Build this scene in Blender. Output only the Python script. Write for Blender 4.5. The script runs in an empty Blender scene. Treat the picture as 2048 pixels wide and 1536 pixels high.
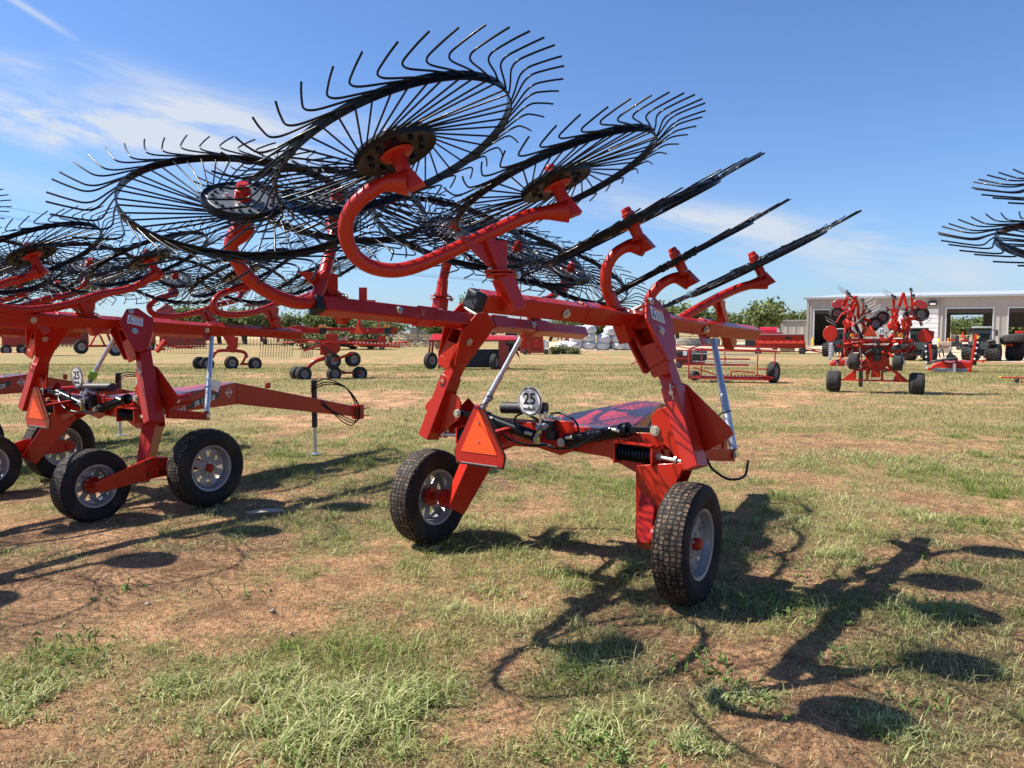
import bpy, math, random
import numpy as np
from mathutils import Vector, Matrix
R_ = math.radians
random.seed(7)
scene = bpy.context.scene
# ------------------------------------------------------------------ camera, sky, sun, exposure
CAM_H = 1.6
PITCH = math.atan(104/1540)
cam_d = bpy.data.cameras.new('camera'); cam = bpy.data.objects.new('camera', cam_d)
scene.collection.objects.link(cam); scene.camera = cam
cam.location = (0, 0, CAM_H); cam.rotation_euler = (R_(90)-PITCH, 0, 0)
cam_d.sensor_width = 36; cam_d.lens = 36*1540/2048; cam_d.clip_end = 6000; cam_d.clip_start = .05
SUN_AZ = math.atan2(-1.0, .14)            # direction towards the sun, clockwise from +Y
SUN_EL = R_(50.5)
SUN_STR, SKY_STR, EXPOSURE = 5.0, 0.052, 0.95
sun_d = bpy.data.lights.new('sun', 'SUN'); sun = bpy.data.objects.new('sun', sun_d); scene.collection.objects.link(sun)
sun_d.energy = SUN_STR; sun_d.angle = R_(.5); sun_d.color = (1, .95, .87)
sdir = Vector((math.sin(SUN_AZ)*math.cos(SUN_EL), math.cos(SUN_AZ)*math.cos(SUN_EL), math.sin(SUN_EL)))
sun.rotation_euler = sdir.to_track_quat('Z', 'Y').to_euler(); sun.location = (-20, 5, 30)
scene.view_settings.view_transform = 'Standard'; scene.view_settings.look = 'None'
scene.view_settings.exposure = EXPOSURE; scene.view_settings.gamma = 1
world = bpy.data.worlds.new('World'); scene.world = world; world.use_nodes = True

class NT:
    def __init__(s, tree): s.t = tree; s.n = tree.nodes; s.l = tree.links
    def new(s, typ, **k):
        n = s.n.new(typ)
        for a, b in k.items(): setattr(n, a, b)
        return n
    def put(s, sock, v):
        if isinstance(v, bpy.types.NodeSocket): s.l.new(v, sock)
        elif v is not None:
            if sock.type == 'RGBA' and hasattr(v, '__len__') and len(v) == 3: v = (*v, 1)
            sock.default_value = v
    def math(s, op, a, b=None, c=None, clamp=False):
        n = s.new('ShaderNodeMath', operation=op, use_clamp=clamp)
        s.put(n.inputs[0], a)
        if b is not None: s.put(n.inputs[1], b)
        if c is not None: s.put(n.inputs[2], c)
        return n.outputs[0]
    def noise(s, vec, scale, detail=4, rough=.55, dist=0):
        n = s.new('ShaderNodeTexNoise'); s.put(n.inputs['Vector'], vec)
        n.inputs['Scale'].default_value = scale; n.inputs['Detail'].default_value = detail
        n.inputs['Roughness'].default_value = rough; n.inputs['Distortion'].default_value = dist
        return n.outputs['Fac']
    def ramp(s, fac, stops):
        n = s.new('ShaderNodeValToRGB'); s.put(n.inputs[0], fac); e = n.color_ramp.elements
        while len(e) < len(stops): e.new(.5)
        for i, (p, c) in enumerate(stops):
            e[i].position = p; e[i].color = (*c, 1) if hasattr(c, '__len__') else (c, c, c, 1)
        return n.outputs[0]
    def mix(s, fac, a, b, blend='MIX'):
        n = s.new('ShaderNodeMix', data_type='RGBA', blend_type=blend)
        s.put(n.inputs[0], fac); s.put(n.inputs[6], a); s.put(n.inputs[7], b); return n.outputs[2]
    def smooth(s, x, a, b):
        n = s.new('ShaderNodeMapRange', interpolation_type='SMOOTHSTEP'); s.put(n.inputs[0], x)
        n.inputs[1].default_value = a; n.inputs[2].default_value = b; return n.outputs[0]
    def xyz(s, x, y, z):
        n = s.new('ShaderNodeCombineXYZ'); s.put(n.inputs[0], x); s.put(n.inputs[1], y); s.put(n.inputs[2], z); return n.outputs[0]

def make_world():
    t = NT(world.node_tree); t.n.clear()
    sky = t.new('ShaderNodeTexSky', sky_type='NISHITA'); sky.sun_disc = False
    sky.sun_elevation = SUN_EL; sky.sun_rotation = SUN_AZ
    sky.air_density = 1.0; sky.dust_density = .6; sky.ozone_density = 2.5; sky.altitude = 300
    tc = t.new('ShaderNodeTexCoord'); sp = t.new('ShaderNodeSeparateXYZ'); t.l.new(tc.outputs['Generated'], sp.inputs[0])
    x, y, z = sp.outputs
    ya = t.math('MAXIMUM', t.math('ABSOLUTE', y), .05)
    u = t.math('DIVIDE', x, ya); v = t.math('DIVIDE', z, ya)          # gnomonic sky coordinates
    # cirrus: a wispy fbm, sheared and stretched sideways
    sh = t.xyz(t.math('ADD', t.math('MULTIPLY', u, 1.0), t.math('MULTIPLY', v, 1.3)), t.math('ADD', t.math('MULTIPLY', v, 3.6), t.math('MULTIPLY', u, .55)), 0)
    n1 = t.noise(sh, 3.2, 9, .62, .35)
    n2 = t.noise(t.xyz(u, t.math('MULTIPLY', v, 2.2), 3.3), 2.6, 4, .5)
    dens = t.smooth(t.math('ADD', t.math('MULTIPLY', n1, .80), t.math('MULTIPLY', n2, .30)), .45, .70)
    def blob(cu, cv, ru, rv, slope, amp):
        du = t.math('SUBTRACT', u, cu); dv = t.math('SUBTRACT', t.math('SUBTRACT', v, cv), t.math('MULTIPLY', du, slope))
        q = t.math('ADD', t.math('POWER', t.math('DIVIDE', t.math('ABSOLUTE', du), ru), 2.), t.math('POWER', t.math('DIVIDE', t.math('ABSOLUTE', dv), rv), 2.))
        return t.math('MULTIPLY', t.math('POWER', 2.718, t.math('MULTIPLY', q, -1)), amp)
    m = blob(-.60, .265, .32, .040, -.05, 1.5)
    for a in ((-.30, .235, .26, .030, -.10, 1.15), (-.64, .340, .09, .016, -.05, .8), (-.42, .295, .13, .022, -.35, .7), (.02, .165, .16, .04, -.1, .75),
              (.22, .145, .22, .018, -.08, .95), (.33, .12, .20, .03, -.05, .7), (.48, .09, .14, .03, -.08, .8), (-.62, .21, .10, .03, -.2, .8), (.62, .07, .14, .02, 0, .5)):
        m = t.math('ADD', m, blob(*a))
    cl = t.math('MULTIPLY', t.math('MULTIPLY', dens, m), 1.0, clamp=True)
    cl = t.math('MINIMUM', cl, .9)
    # contrail: thin fading streak high on the left
    du = t.math('SUBTRACT', u, -.60); dv = t.math('SUBTRACT', t.math('SUBTRACT', v, .40), t.math('MULTIPLY', du, -.62))
    w = t.math('MULTIPLY', t.math('ABSOLUTE', dv), 200)
    con = t.math('MULTIPLY', t.math('POWER', 2.718, t.math('MULTIPLY', t.math('MULTIPLY', w, w), -1)), t.smooth(u, -.53, -.60))
    con = t.math('MULTIPLY', con, t.smooth(u, -.80, -.66)); con = t.math('MULTIPLY', con, .55)
    cl = t.math('MAXIMUM', cl, con)
    # keep clouds on this half of the sky only where the view is
    cl = t.math('MULTIPLY', cl, t.smooth(z, .0, .03))
    col = t.mix(cl, t.mix(1.0, sky.outputs[0], (1.0, 1.28, 1.70), 'MULTIPLY'), (7.4, 7.9, 8.6))
    hz = t.math('POWER', 2.718, t.math('MULTIPLY', t.math('MAXIMUM', z, 0), -9.0))
    col = t.mix(t.math('MULTIPLY', hz, .35), col, (4.2, 5.6, 7.2))
    hs = t.new('ShaderNodeMix', data_type='RGBA', blend_type='MULTIPLY'); hs.inputs[0].default_value = 1; t.put(hs.inputs[6], col); hs.inputs[7].default_value = (1, 1, 1, 1)
    bg = t.new('ShaderNodeBackground'); t.put(bg.inputs[0], hs.outputs[2]); bg.inputs[1].default_value = SKY_STR
    o = t.new('ShaderNodeOutputWorld'); t.l.new(bg.outputs[0], o.inputs[0])
make_world()

# ------------------------------------------------------------------ materials
def mat(name, col, rough=.5, metal=0, coat=0, var=.0, vscale=6, bump=0, bscale=40, spec=.5, dust=None, emit=None):
    m = bpy.data.materials.new(name); m.use_nodes = True; t = NT(m.node_tree); t.n.clear()
    b = t.new('ShaderNodeBsdfPrincipled'); o = t.new('ShaderNodeOutputMaterial'); t.l.new(b.outputs[0], o.inputs[0])
    tc = t.new('ShaderNodeTexCoord').outputs['Object']
    c = (*col, 1)
    if var:
        n = t.noise(tc, vscale, 5, .6)
        c = t.mix(n, tuple(max(0, x*(1-var)) for x in col), tuple(min(1, x*(1+var)) for x in col))
    if dust:
        n = t.smooth(t.noise(tc, 9, 6, .65), .48, .75)
        c = t.mix(t.math('MULTIPLY', n, dust[1]), c, dust[0])
    t.put(b.inputs['Base Color'], c)
    b.inputs['Roughness'].default_value = rough; b.inputs['Metallic'].default_value = metal
    b.inputs['Coat Weight'].default_value = coat; b.inputs['Coat Roughness'].default_value = .08
    b.inputs['Specular IOR Level'].default_value = spec
    if var:
        t.put(b.inputs['Roughness'], t.math('ADD', t.math('MULTIPLY', t.noise(tc, vscale*2.3, 4), .22), rough-.1))
    if bump:
        bn = t.new('ShaderNodeBump'); bn.inputs['Strength'].default_value = bump; bn.inputs['Distance'].default_value = .01
        t.put(bn.inputs['Height'], t.noise(tc, bscale, 4)); t.l.new(bn.outputs[0], b.inputs['Normal'])
    if emit: b.inputs['Emission Color'].default_value = (*emit[0], 1); b.inputs['Emission Strength'].default_value = emit[1]
    return m
M = {}
M['red'] = mat('red_paint', (.41, .0145, .004), .34, spec=.3, coat=.25, var=.05, vscale=3, dust=((.30, .13, .07), .06), bump=.02, bscale=14)
M['darkred'] = mat('dark_red_paint', (.30, .008, .010), .36, coat=.4, var=.12, dust=((.3, .15, .09), .2))
M['black'] = mat('black_paint', (.004, .005, .008), .3, coat=.04, spec=.18)
M['matte'] = mat('black_plastic', (.018, .019, .022), .55, var=.25)
M['rubber'] = mat('rubber', (.022, .021, .020), .82, var=.3, dust=((.16, .10, .06), .35))
M['galv'] = mat('galvanised_steel', (.55, .57, .60), .34, metal=.85, var=.12, vscale=18)
M['zinc'] = mat('zinc_bolt', (.62, .60, .52), .35, metal=.8, var=.1)
M['rim'] = mat('silver_rim_paint', (.30, .30, .31), .36, metal=.3, var=.08, dust=((.35, .22, .13), .25))
M['grey'] = mat('grey_paint', (.30, .31, .32), .5, var=.1)
M['white'] = mat('white_paint', (.78, .78, .77), .45, var=.04)
M['decalwhite'] = mat('decal_white', (.80, .80, .80), .35)
M['decalblack'] = mat('decal_black', (.012, .012, .014), .4)
M['decalorange'] = mat('decal_orange', (.85, .25, .03), .4)
M['smv'] = mat('fluorescent_orange', (1.0, .085, .010), .45, coat=.1)
M['smvred'] = mat('reflective_red', (.38, .010, .008), .3, coat=.3)
M['amber'] = mat('amber_lens', (.85, .32, .02), .2, coat=.5)
M['green'] = mat('green_plastic', (.22, .62, .03), .4)
M['yellow'] = mat('yellow_paint', (.80, .55, .03), .5, var=.1)
M['blue'] = mat('blue_paint', (.02, .07, .30), .3, coat=.6)
M['glass'] = mat('dark_glass', (.010, .016, .018), .22, coat=.0, spec=.3)
M['curtain'] = mat('black_curtain', (.010, .012, .022), .6, var=.3)
M['wood'] = mat('weathered_wood', (.30, .25, .20), .85, var=.3, vscale=3)
M['palewood'] = mat('pale_wood', (.50, .40, .27), .8, var=.2)
M['bark'] = mat('bark', (.10, .075, .055), .9, var=.3)
M['concrete'] = mat('concrete', (.42, .39, .34), .85, var=.12)
M['card'] = mat('torn_cardboard', (.36, .32, .25), .8, var=.15)
M['rock'] = mat('pale_rock', (.24, .19, .14), .9, var=.25, bump=.4)
M['wire'] = mat('dark_wire', (.03, .03, .035), .6)
M['roofmetal'] = mat('roof_metal', (.62, .64, .66), .4, metal=.5, var=.06)
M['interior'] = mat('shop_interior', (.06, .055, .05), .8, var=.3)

def bagmat():
    m = bpy.data.materials.new('white_bale_wrap'); m.use_nodes = True; t = NT(m.node_tree)
    b = t.n['Principled BSDF']; tc = t.new('ShaderNodeTexCoord').outputs['Object']
    n = t.noise(tc, 5, 6, .7, .6)
    t.put(b.inputs['Base Color'], t.ramp(n, [(.3, (.34, .36, .40)), (.5, (.58, .60, .63)), (.72, (.74, .75, .76))])); b.inputs['Roughness'].default_value = .45
    bn = t.new('ShaderNodeBump'); bn.inputs['Strength'].default_value = .8; bn.inputs['Distance'].default_value = .1
    t.put(bn.inputs['Height'], n); t.l.new(bn.outputs[0], b.inputs['Normal']); return m
M['bag'] = bagmat()

def treadmat(name, R, cell, worn):
    """tyre rubber: tread blocks from a cell pattern laid round the circumference (axle = local X)"""
    m = bpy.data.materials.new(name); m.use_nodes = True; t = NT(m.node_tree); b = t.n['Principled BSDF']
    tc = t.new('ShaderNodeTexCoord').outputs['Object']; sp = t.new('ShaderNodeSeparateXYZ'); t.l.new(tc, sp.inputs[0])
    x, y, z = sp.outputs
    ang = t.math('MULTIPLY', t.math('ARCTAN2', z, y), R)
    r = t.math('SQRT', t.math('ADD', t.math('MULTIPLY', y, y), t.math('MULTIPLY', z, z)))
    vo = t.new('ShaderNodeTexVoronoi', feature='DISTANCE_TO_EDGE'); vo.inputs['Scale'].default_value = cell; vo.inputs['Randomness'].default_value = .30
    t.put(vo.inputs['Vector'], t.xyz(t.math('MULTIPLY', x, .85), ang, 0))
    tread = t.smooth(r, R*.925, R*.955)
    block = t.smooth(vo.outputs['Distance'], .10, .17)
    h = t.math('MULTIPLY', block, tread)
    n = t.noise(tc, 26, 5, .7)
    dusty = t.math('MULTIPLY', t.smooth(n, .40, .68), worn)
    top = t.mix(dusty, (.022, .020, .018), (.20, .13, .080))
    col = t.mix(h, t.mix(tread, t.mix(t.math('MULTIPLY', t.smooth(t.noise(tc, 5), .45, .7), .25), (.016, .016, .017), (.12, .08, .055)), (.006, .006, .006)), top)
    ring = t.math('MULTIPLY', t.math('SINE', t.math('MULTIPLY', r, 420)), .12)
    bn = t.new('ShaderNodeBump'); bn.inputs['Strength'].default_value = 1; bn.inputs['Distance'].default_value = .005; b.inputs['Specular IOR Level'].default_value = .25
    t.put(bn.inputs['Height'], t.math('ADD', t.math('ADD', h, t.math('MULTIPLY', n, .15)), t.math('MULTIPLY', ring, t.math('SUBTRACT', 1, tread)))); t.l.new(bn.outputs[0], b.inputs['Normal'])
    t.put(b.inputs['Base Color'], col); b.inputs['Roughness'].default_value = .72; return m
M['tread'] = treadmat('tyre_tread', .36, 34, .95)
M['tread2'] = treadmat('small_tyre_tread', .31, 32, .45)

def wallmat():
    m = bpy.data.materials.new('ribbed_metal_siding'); m.use_nodes = True; t = NT(m.node_tree); b = t.n['Principled BSDF']
    tc = t.new('ShaderNodeTexCoord').outputs['Object']; sp = t.new('ShaderNodeSeparateXYZ'); t.l.new(tc, sp.inputs[0])
    s = t.math('ADD', t.math('MULTIPLY', sp.outputs[0], 1.), sp.outputs[1])
    rib = t.math('POWER', t.math('ABSOLUTE', t.math('SINE', t.math('MULTIPLY', s, 5.2))), 8.)
    t.put(b.inputs['Base Color'], t.mix(t.noise(tc, .6, 5), (.33, .31, .28), (.39, .37, .335)))
    bn = t.new('ShaderNodeBump'); bn.inputs['Strength'].default_value = 1; bn.inputs['Distance'].default_value = .06
    t.put(bn.inputs['Height'], rib); t.l.new(bn.outputs[0], b.inputs['Normal']); b.inputs['Roughness'].default_value = .55; return m
M['siding'] = wallmat()

def attrmat(name, rough, transl, spec=.3):
    m = bpy.data.materials.new(name); m.use_nodes = True; t = NT(m.node_tree); t.n.clear()
    at = t.new('ShaderNodeAttribute'); at.attribute_name = 'col'
    b = t.new('ShaderNodeBsdfPrincipled'); t.l.new(at.outputs['Color'], b.inputs['Base Color']); b.inputs['Roughness'].default_value = rough
    b.inputs['Specular IOR Level'].default_value = spec
    tr = t.new('ShaderNodeBsdfTranslucent'); t.l.new(at.outputs['Color'], tr.inputs[0])
    mx = t.new('ShaderNodeMixShader'); mx.inputs[0].default_value = transl
    t.l.new(b.outputs[0], mx.inputs[1]); t.l.new(tr.outputs[0], mx.inputs[2])
    o = t.new('ShaderNodeOutputMaterial'); t.l.new(mx.outputs[0], o.inputs[0]); return m
M['blade'] = attrmat('grass_blade', .6, .42, .12)
M['leaf'] = attrmat('leaf', .6, .30, .25)

def groundmat():
    m = bpy.data.materials.new('dry_field_soil'); m.use_nodes = True; t = NT(m.node_tree); b = t.n['Principled BSDF']
    geo = t.new('ShaderNodeNewGeometry').outputs['Position']
    at = t.new('ShaderNodeAttribute'); at.attribute_name = 'cover'; cov = at.outputs['Fac']
    sp = t.new('ShaderNodeSeparateXYZ'); t.l.new(geo, sp.inputs[0])
    big = t.noise(geo, .33, 6, .6); mid = t.noise(geo, 2.1, 7, .68); fine = t.noise(geo, 26, 8, .75); vf = t.noise(geo, 130, 4, .7)
    dirt = t.mix(t.smooth(t.math('ADD', t.math('MULTIPLY', mid, .6), t.math('MULTIPLY', t.noise(geo, 9, 6, .7), .4)), .38, .60), (.17, .082, .040), (.56, .31, .155))
    dirt = t.mix(t.math('MULTIPLY', t.smooth(fine, .50, .72), .55), dirt, (.46, .33, .21))
    dirt = t.mix(t.math('MULTIPLY', t.smooth(big, .56, .66), .55), dirt, (.15, .072, .040))
    st = t.xyz(t.math('ADD', t.math('MULTIPLY', sp.outputs[0], 60), t.math('MULTIPLY', mid, 12)), t.math('MULTIPLY', sp.outputs[1], 150), 0)
    straw = t.smooth(t.noise(st, 1., 3, .6), .50, .66)
    dirt = t.mix(t.math('MULTIPLY', straw, .45), dirt, (.50, .40, .25))
    gr = t.mix(t.smooth(fine, .38, .62), (.10, .09, .028), (.40, .32, .15))
    gr = t.mix(t.math('MULTIPLY', t.smooth(mid, .45, .7), .5), gr, (.20, .22, .07))
    gfac = t.math('MULTIPLY', t.smooth(t.math('ADD', cov, t.math('MULTIPLY', t.math('SUBTRACT', fine, .5), .8)), .35, .75), .85)
    c = t.mix(gfac, dirt, gr)
    t.put(b.inputs['Base Color'], c); b.inputs['Roughness'].default_value = .95; b.inputs['Specular IOR Level'].default_value = .15
    bn = t.new('ShaderNodeBump'); bn.inputs['Strength'].default_value = 1.; bn.inputs['Distance'].default_value = .03
    t.put(bn.inputs['Height'], t.math('ADD', t.math('ADD', fine, t.math('MULTIPLY', mid, 1.2)), t.math('MULTIPLY', vf, .35))); t.l.new(bn.outputs[0], b.inputs['Normal'])
    return m
M['ground'] = groundmat()
def gravelmat():
    m = bpy.data.materials.new('caliche_gravel'); m.use_nodes = True; t = NT(m.node_tree); b = t.n['Principled BSDF']
    geo = t.new('ShaderNodeNewGeometry').outputs['Position']; n = t.noise(geo, .5, 8, .7)
    t.put(b.inputs['Base Color'], t.ramp(n, [(.3, (.40, .27, .16)), (.7, (.60, .47, .31))])); b.inputs['Roughness'].default_value = .95; return m
M['gravel'] = gravelmat()

# ------------------------------------------------------------------ maths helpers
CP, SP = math.cos(PITCH), math.sin(PITCH)
def P(x, y, d):
    """point seen at photo pixel (x, y) at depth d metres"""
    u, v = (x-1024)/1540, (768-y)/1540
    return Vector((d*u, d*(CP+v*SP), CAM_H+d*(-SP+v*CP)))
DROP = .5
def gz(y):
    t = min(1, max(0, (y-24)/30)); return -DROP*t*t*(3-2*t)
def ground(x, y):
    d = 1.
    a = 0
    for i in range(4000):
        p = P(x, y, d)
        if p.z <= gz(p.y): return Vector((p.x, p.y, gz(p.y))), d
        d *= 1.004
    return p, d
V = Vector
Z = V((0, 0, 1))
class Fr:
    def __init__(s, O, h):
        h = R_(h); s.O = V((O[0], O[1], 0)); s.F = V((math.sin(h), math.cos(h), 0)); s.R = V((math.cos(h), -math.sin(h), 0)); s.h = h
    def w(s, a, b=None, c=None):
        if b is None: a, b, c = a
        return s.O+a*s.R+b*s.F+c*Z
    def inv(s, p): q = p-s.O; return V((q.dot(s.R), q.dot(s.F), q.z))
    def at(s, x, y, ax, v):
        p1, p2 = s.inv(P(x, y, 1)), s.inv(P(x, y, 2)); d = p2-p1; i = 'sfz'.index(ax); t = (v-p1[i])/d[i]; return p1+d*t
    def hit(s, x, y, p0, n):
        p1, p2 = s.inv(P(x, y, 1)), s.inv(P(x, y, 2)); d = p2-p1; n = V(n); t = (V(p0)-p1).dot(n)/d.dot(n); return p1+d*t
def smooth_path(pts, k=5):
    pts = [V(p) for p in pts]; out = []
    q = [2*pts[0]-pts[1]]+pts+[2*pts[-1]-pts[-2]]
    for i in range(1, len(q)-2):
        for j in range(k):
            t = j/k; a, b, c, d = q[i-1], q[i], q[i+1], q[i+2]
            out.append(.5*((2*b)+(-a+c)*t+(2*a-5*b+4*c-d)*t*t+(-a+3*b-3*c+d)*t**3))
    out.append(pts[-1]); return out

class MB:
    def __init__(s): s.v = []; s.f = []
    def add(s, vs, fs):
        o = len(s.v); s.v += [tuple(v) for v in vs]; s.f += [tuple(i+o for i in f) for f in fs]
    def hexa(s, p):   # 8 points: bottom loop 4, top loop 4
        s.add(p, [(0, 3, 2, 1), (4, 5, 6, 7), (0, 1, 5, 4), (1, 2, 6, 5), (2, 3, 7, 6), (3, 0, 4, 7)])
    def box(s, c, x, y, z):
        c, x, y, z = V(c), V(x), V(y), V(z)
        s.hexa([c-x-y-z, c+x-y-z, c+x+y-z, c-x+y-z, c-x-y+z, c+x-y+z, c+x+y+z, c-x+y+z])
    def beam(s, p0, p1, w, h, up=Z, w1=None, h1=None):
        p0, p1 = V(p0), V(p1); d = (p1-p0).normalized(); up = V(up)
        sd = d.cross(up)
        if sd.length < 1e-4: sd = d.cross(V((1, 0, 0)))
        sd.normalize(); u = sd.cross(d).normalized(); w1 = w if w1 is None else w1; h1 = h if h1 is None else h1
        r = []
        for p, a, b in ((p0, w/2, h/2), (p1, w1/2, h1/2)): r.append([p-sd*a-u*b, p+sd*a-u*b, p+sd*a+u*b, p-sd*a+u*b])
        s.add(r[0]+r[1], [(0, 3, 2, 1), (4, 5, 6, 7), (0, 1, 5, 4), (1, 2, 6, 5), (2, 3, 7, 6), (3, 0, 4, 7)])
    def cyl(s, p0, p1, r, r1=None, n=16):
        s.tube([p0, p1], [r, r if r1 is None else r1], n)
    def tube(s, pts, r, n=10, closed=False):
        pts = [V(p) for p in pts]; m = len(pts); rs = r if hasattr(r, '__len__') else [r]*m
        t0 = (pts[1]-pts[0]).normalized(); a = t0.cross(Z)
        if a.length < .05: a = t0.cross(V((1, 0, 0)))
        a.normalize(); vs = []
        for i, p in enumerate(pts):
            if closed: t = (pts[(i+1) % m]-pts[i-1]).normalized()
            else: t = (pts[min(i+1, m-1)]-pts[max(i-1, 0)]).normalized()
            a = (a-t*a.dot(t)).normalized(); b = t.cross(a)
            for k in range(n):
                q = 2*math.pi*k/n; vs.append(p+(a*math.cos(q)+b*math.sin(q))*rs[i])
        fs = [(i*n+k, i*n+(k+1) % n, ((i+1) % m)*n+(k+1) % n, ((i+1) % m)*n+k) for i in range(m if closed else m-1) for k in range(n)]
        if not closed: fs += [tuple(range(n-1, -1, -1)), tuple(range((m-1)*n, m*n))]
        s.add(vs, fs)
    def prism(s, pts, th):
        pts = [V(p) for p in pts]; th = V(th); n = len(pts)
        s.add([p-th/2 for p in pts]+[p+th/2 for p in pts], [tuple(range(n-1, -1, -1)), tuple(range(n, 2*n))]+[(i, (i+1) % n, n+(i+1) % n, n+i) for i in range(n)])
    def lathe(s, prof, o, ax, n=32):
        o, ax = V(o), V(ax).normalized(); a = ax.cross(Z)
        if a.length < .05: a = ax.cross(V((1, 0, 0)))
        a.normalize(); b = ax.cross(a); m = len(prof); vs = []
        for r, h in prof:
            for k in range(n):
                q = 2*math.pi*k/n; vs.append(o+ax*h+(a*math.cos(q)+b*math.sin(q))*r)
        s.add(vs, [(i*n+k, i*n+(k+1) % n, (i+1)*n+(k+1) % n, (i+1)*n+k) for i in range(m-1) for k in range(n)])
    def mesh(s, name, smooth=30):
        me = bpy.data.meshes.new(name); me.from_pydata(s.v, [], s.f); me.validate()
        import bmesh
        bm = bmesh.new(); bm.from_mesh(me); bmesh.ops.recalc_face_normals(bm, faces=bm.faces); bm.to_mesh(me); bm.free()
        if smooth:
            me.polygons.foreach_set('use_smooth', [True]*len(me.polygons)); me.set_sharp_from_angle(angle=R_(smooth))
        return me
    def shifted(s, o):
        o = V(o); s.v = [tuple(V(v)-o) for v in s.v]; return s

def link(o, parent=None):
    scene.collection.objects.link(o)
    if parent: o.parent = parent
    return o
def tag(o, label=None, cat=None, group=None, kind=None):
    for k, v in (('label', label), ('category', cat), ('group', group), ('kind', kind)):
        if v: o[k] = v
    return o
def thing(name, label, cat, loc, group=None):
    o = bpy.data.objects.new(name, None); o.empty_display_size = .2; o.location = loc
    o['base'] = tuple(loc); return tag(link(o), label, cat, group)
SPLIT = dict(bolts='bolt', tines='tine', cab_frame='cab_frame', jack_foot='jack_foot', fittings='fitting', hydraulics='hydraulic_line', clutter='bracket', bracketry='bracket', fixtures='fixture', hood='hood', boom_collar='boom_collar', downspout='downspout', brackets='bracket', tine_holders='tine_holder', side_door='side_door', side_rails='side_rail', white_tanks='white_tank', rear_boards='rear_board', hitch_pins='hitch_pin', emblem_rivets='emblem_rivet', light_board='light_board',
             tail_light='tail_light', indicator_light='indicator_light', amber_light='amber_light', wing_bolts='wing_bolt', arches='arch', mirror='mirror', fender='fender', louvres='louvre', support_leg='support_leg', light_bar='light_bar', hose='hose', hoses='hose', windows='window', silver_rail='silver_rail', posts='post', rails='rail')
def components(me):
    p = list(range(len(me.vertices)))
    def fd(a):
        while p[a] != a: p[a] = p[p[a]]; a = p[a]
        return a
    for f in me.polygons:
        v = list(f.vertices); r = fd(v[0])
        for q in v[1:]: p[fd(q)] = r
    g = {}
    for f in me.polygons: g.setdefault(fd(f.vertices[0]), []).append(f.index)
    return list(g.values())
def part(mb, name, m, parent, bevel=0, smooth=30, label=None):
    """world-space mesh builder -> a mesh object under parent (parts share the thing's origin)"""
    r = parent
    while r.parent: r = r.parent
    mb.shifted(r.location); me = mb.mesh(name, smooth); me.materials.append(M[m] if isinstance(m, str) else m)
    if name in SPLIT:
        b_ = bpy.data.meshes; comp = components(me)
        if len(comp) > 1:
            out = None
            for fs in comp:
                m2 = MB(); vm = {}
                for f in fs:
                    ids = []
                    for vi in me.polygons[f].vertices:
                        if vi not in vm: vm[vi] = len(m2.v); m2.v.append(tuple(me.vertices[vi].co))
                        ids.append(vm[vi])
                    m2.f.append(tuple(ids))
                e = m2.mesh(SPLIT[name], smooth); e.materials.append(me.materials[0]); out = link(bpy.data.objects.new(SPLIT[name], e), parent)
                if bevel: b = out.modifiers.new('b', 'BEVEL'); b.width = bevel; b.segments = 2; b.limit_method = 'ANGLE'; b.angle_limit = R_(40)
            b_.remove(me); return out
    o = link(bpy.data.objects.new(name, me), parent)
    if bevel: b = o.modifiers.new('b', 'BEVEL'); b.width = bevel; b.segments = 2; b.limit_method = 'ANGLE'; b.angle_limit = R_(40)
    if label: o['label'] = label
    return o
def solo(mb, name, m, label, cat, loc, group=None, kind=None, bevel=0, smooth=30):
    mb.shifted(loc); me = mb.mesh(name, smooth); me.materials.append(M[m] if isinstance(m, str) else m)
    o = link(bpy.data.objects.new(name, me)); o.location = loc
    if bevel: b = o.modifiers.new('b', 'BEVEL'); b.width = bevel; b.segments = 2; b.limit_method = 'ANGLE'
    return tag(o, label, cat, group, kind)
def text(s, name, m, parent, origin, xdir, ydir, size, off=0):
    """lettering lying in the plane xdir/ydir, centred on origin; a flat mesh"""
    c = bpy.data.curves.new(name, 'FONT'); c.body = s; c.size = size; c.align_x = 'CENTER'; c.align_y = 'CENTER'; c.extrude = .0006; c.offset = off
    t = bpy.data.objects.new(name, c); scene.collection.objects.link(t); bpy.context.view_layer.update()
    me = bpy.data.meshes.new_from_object(t); bpy.data.objects.remove(t); bpy.data.curves.remove(c)
    x, y = V(xdir).normalized(), V(ydir).normalized(); z = x.cross(y)
    r = parent
    while r.parent: r = r.parent
    mt = Matrix((x, y, z)).transposed().to_4x4(); mt.translation = V(origin)-r.location
    me.transform(mt); me.materials.clear(); me.materials.append(M[m]); me.name = name
    return link(bpy.data.objects.new(name, me), parent)
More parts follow.
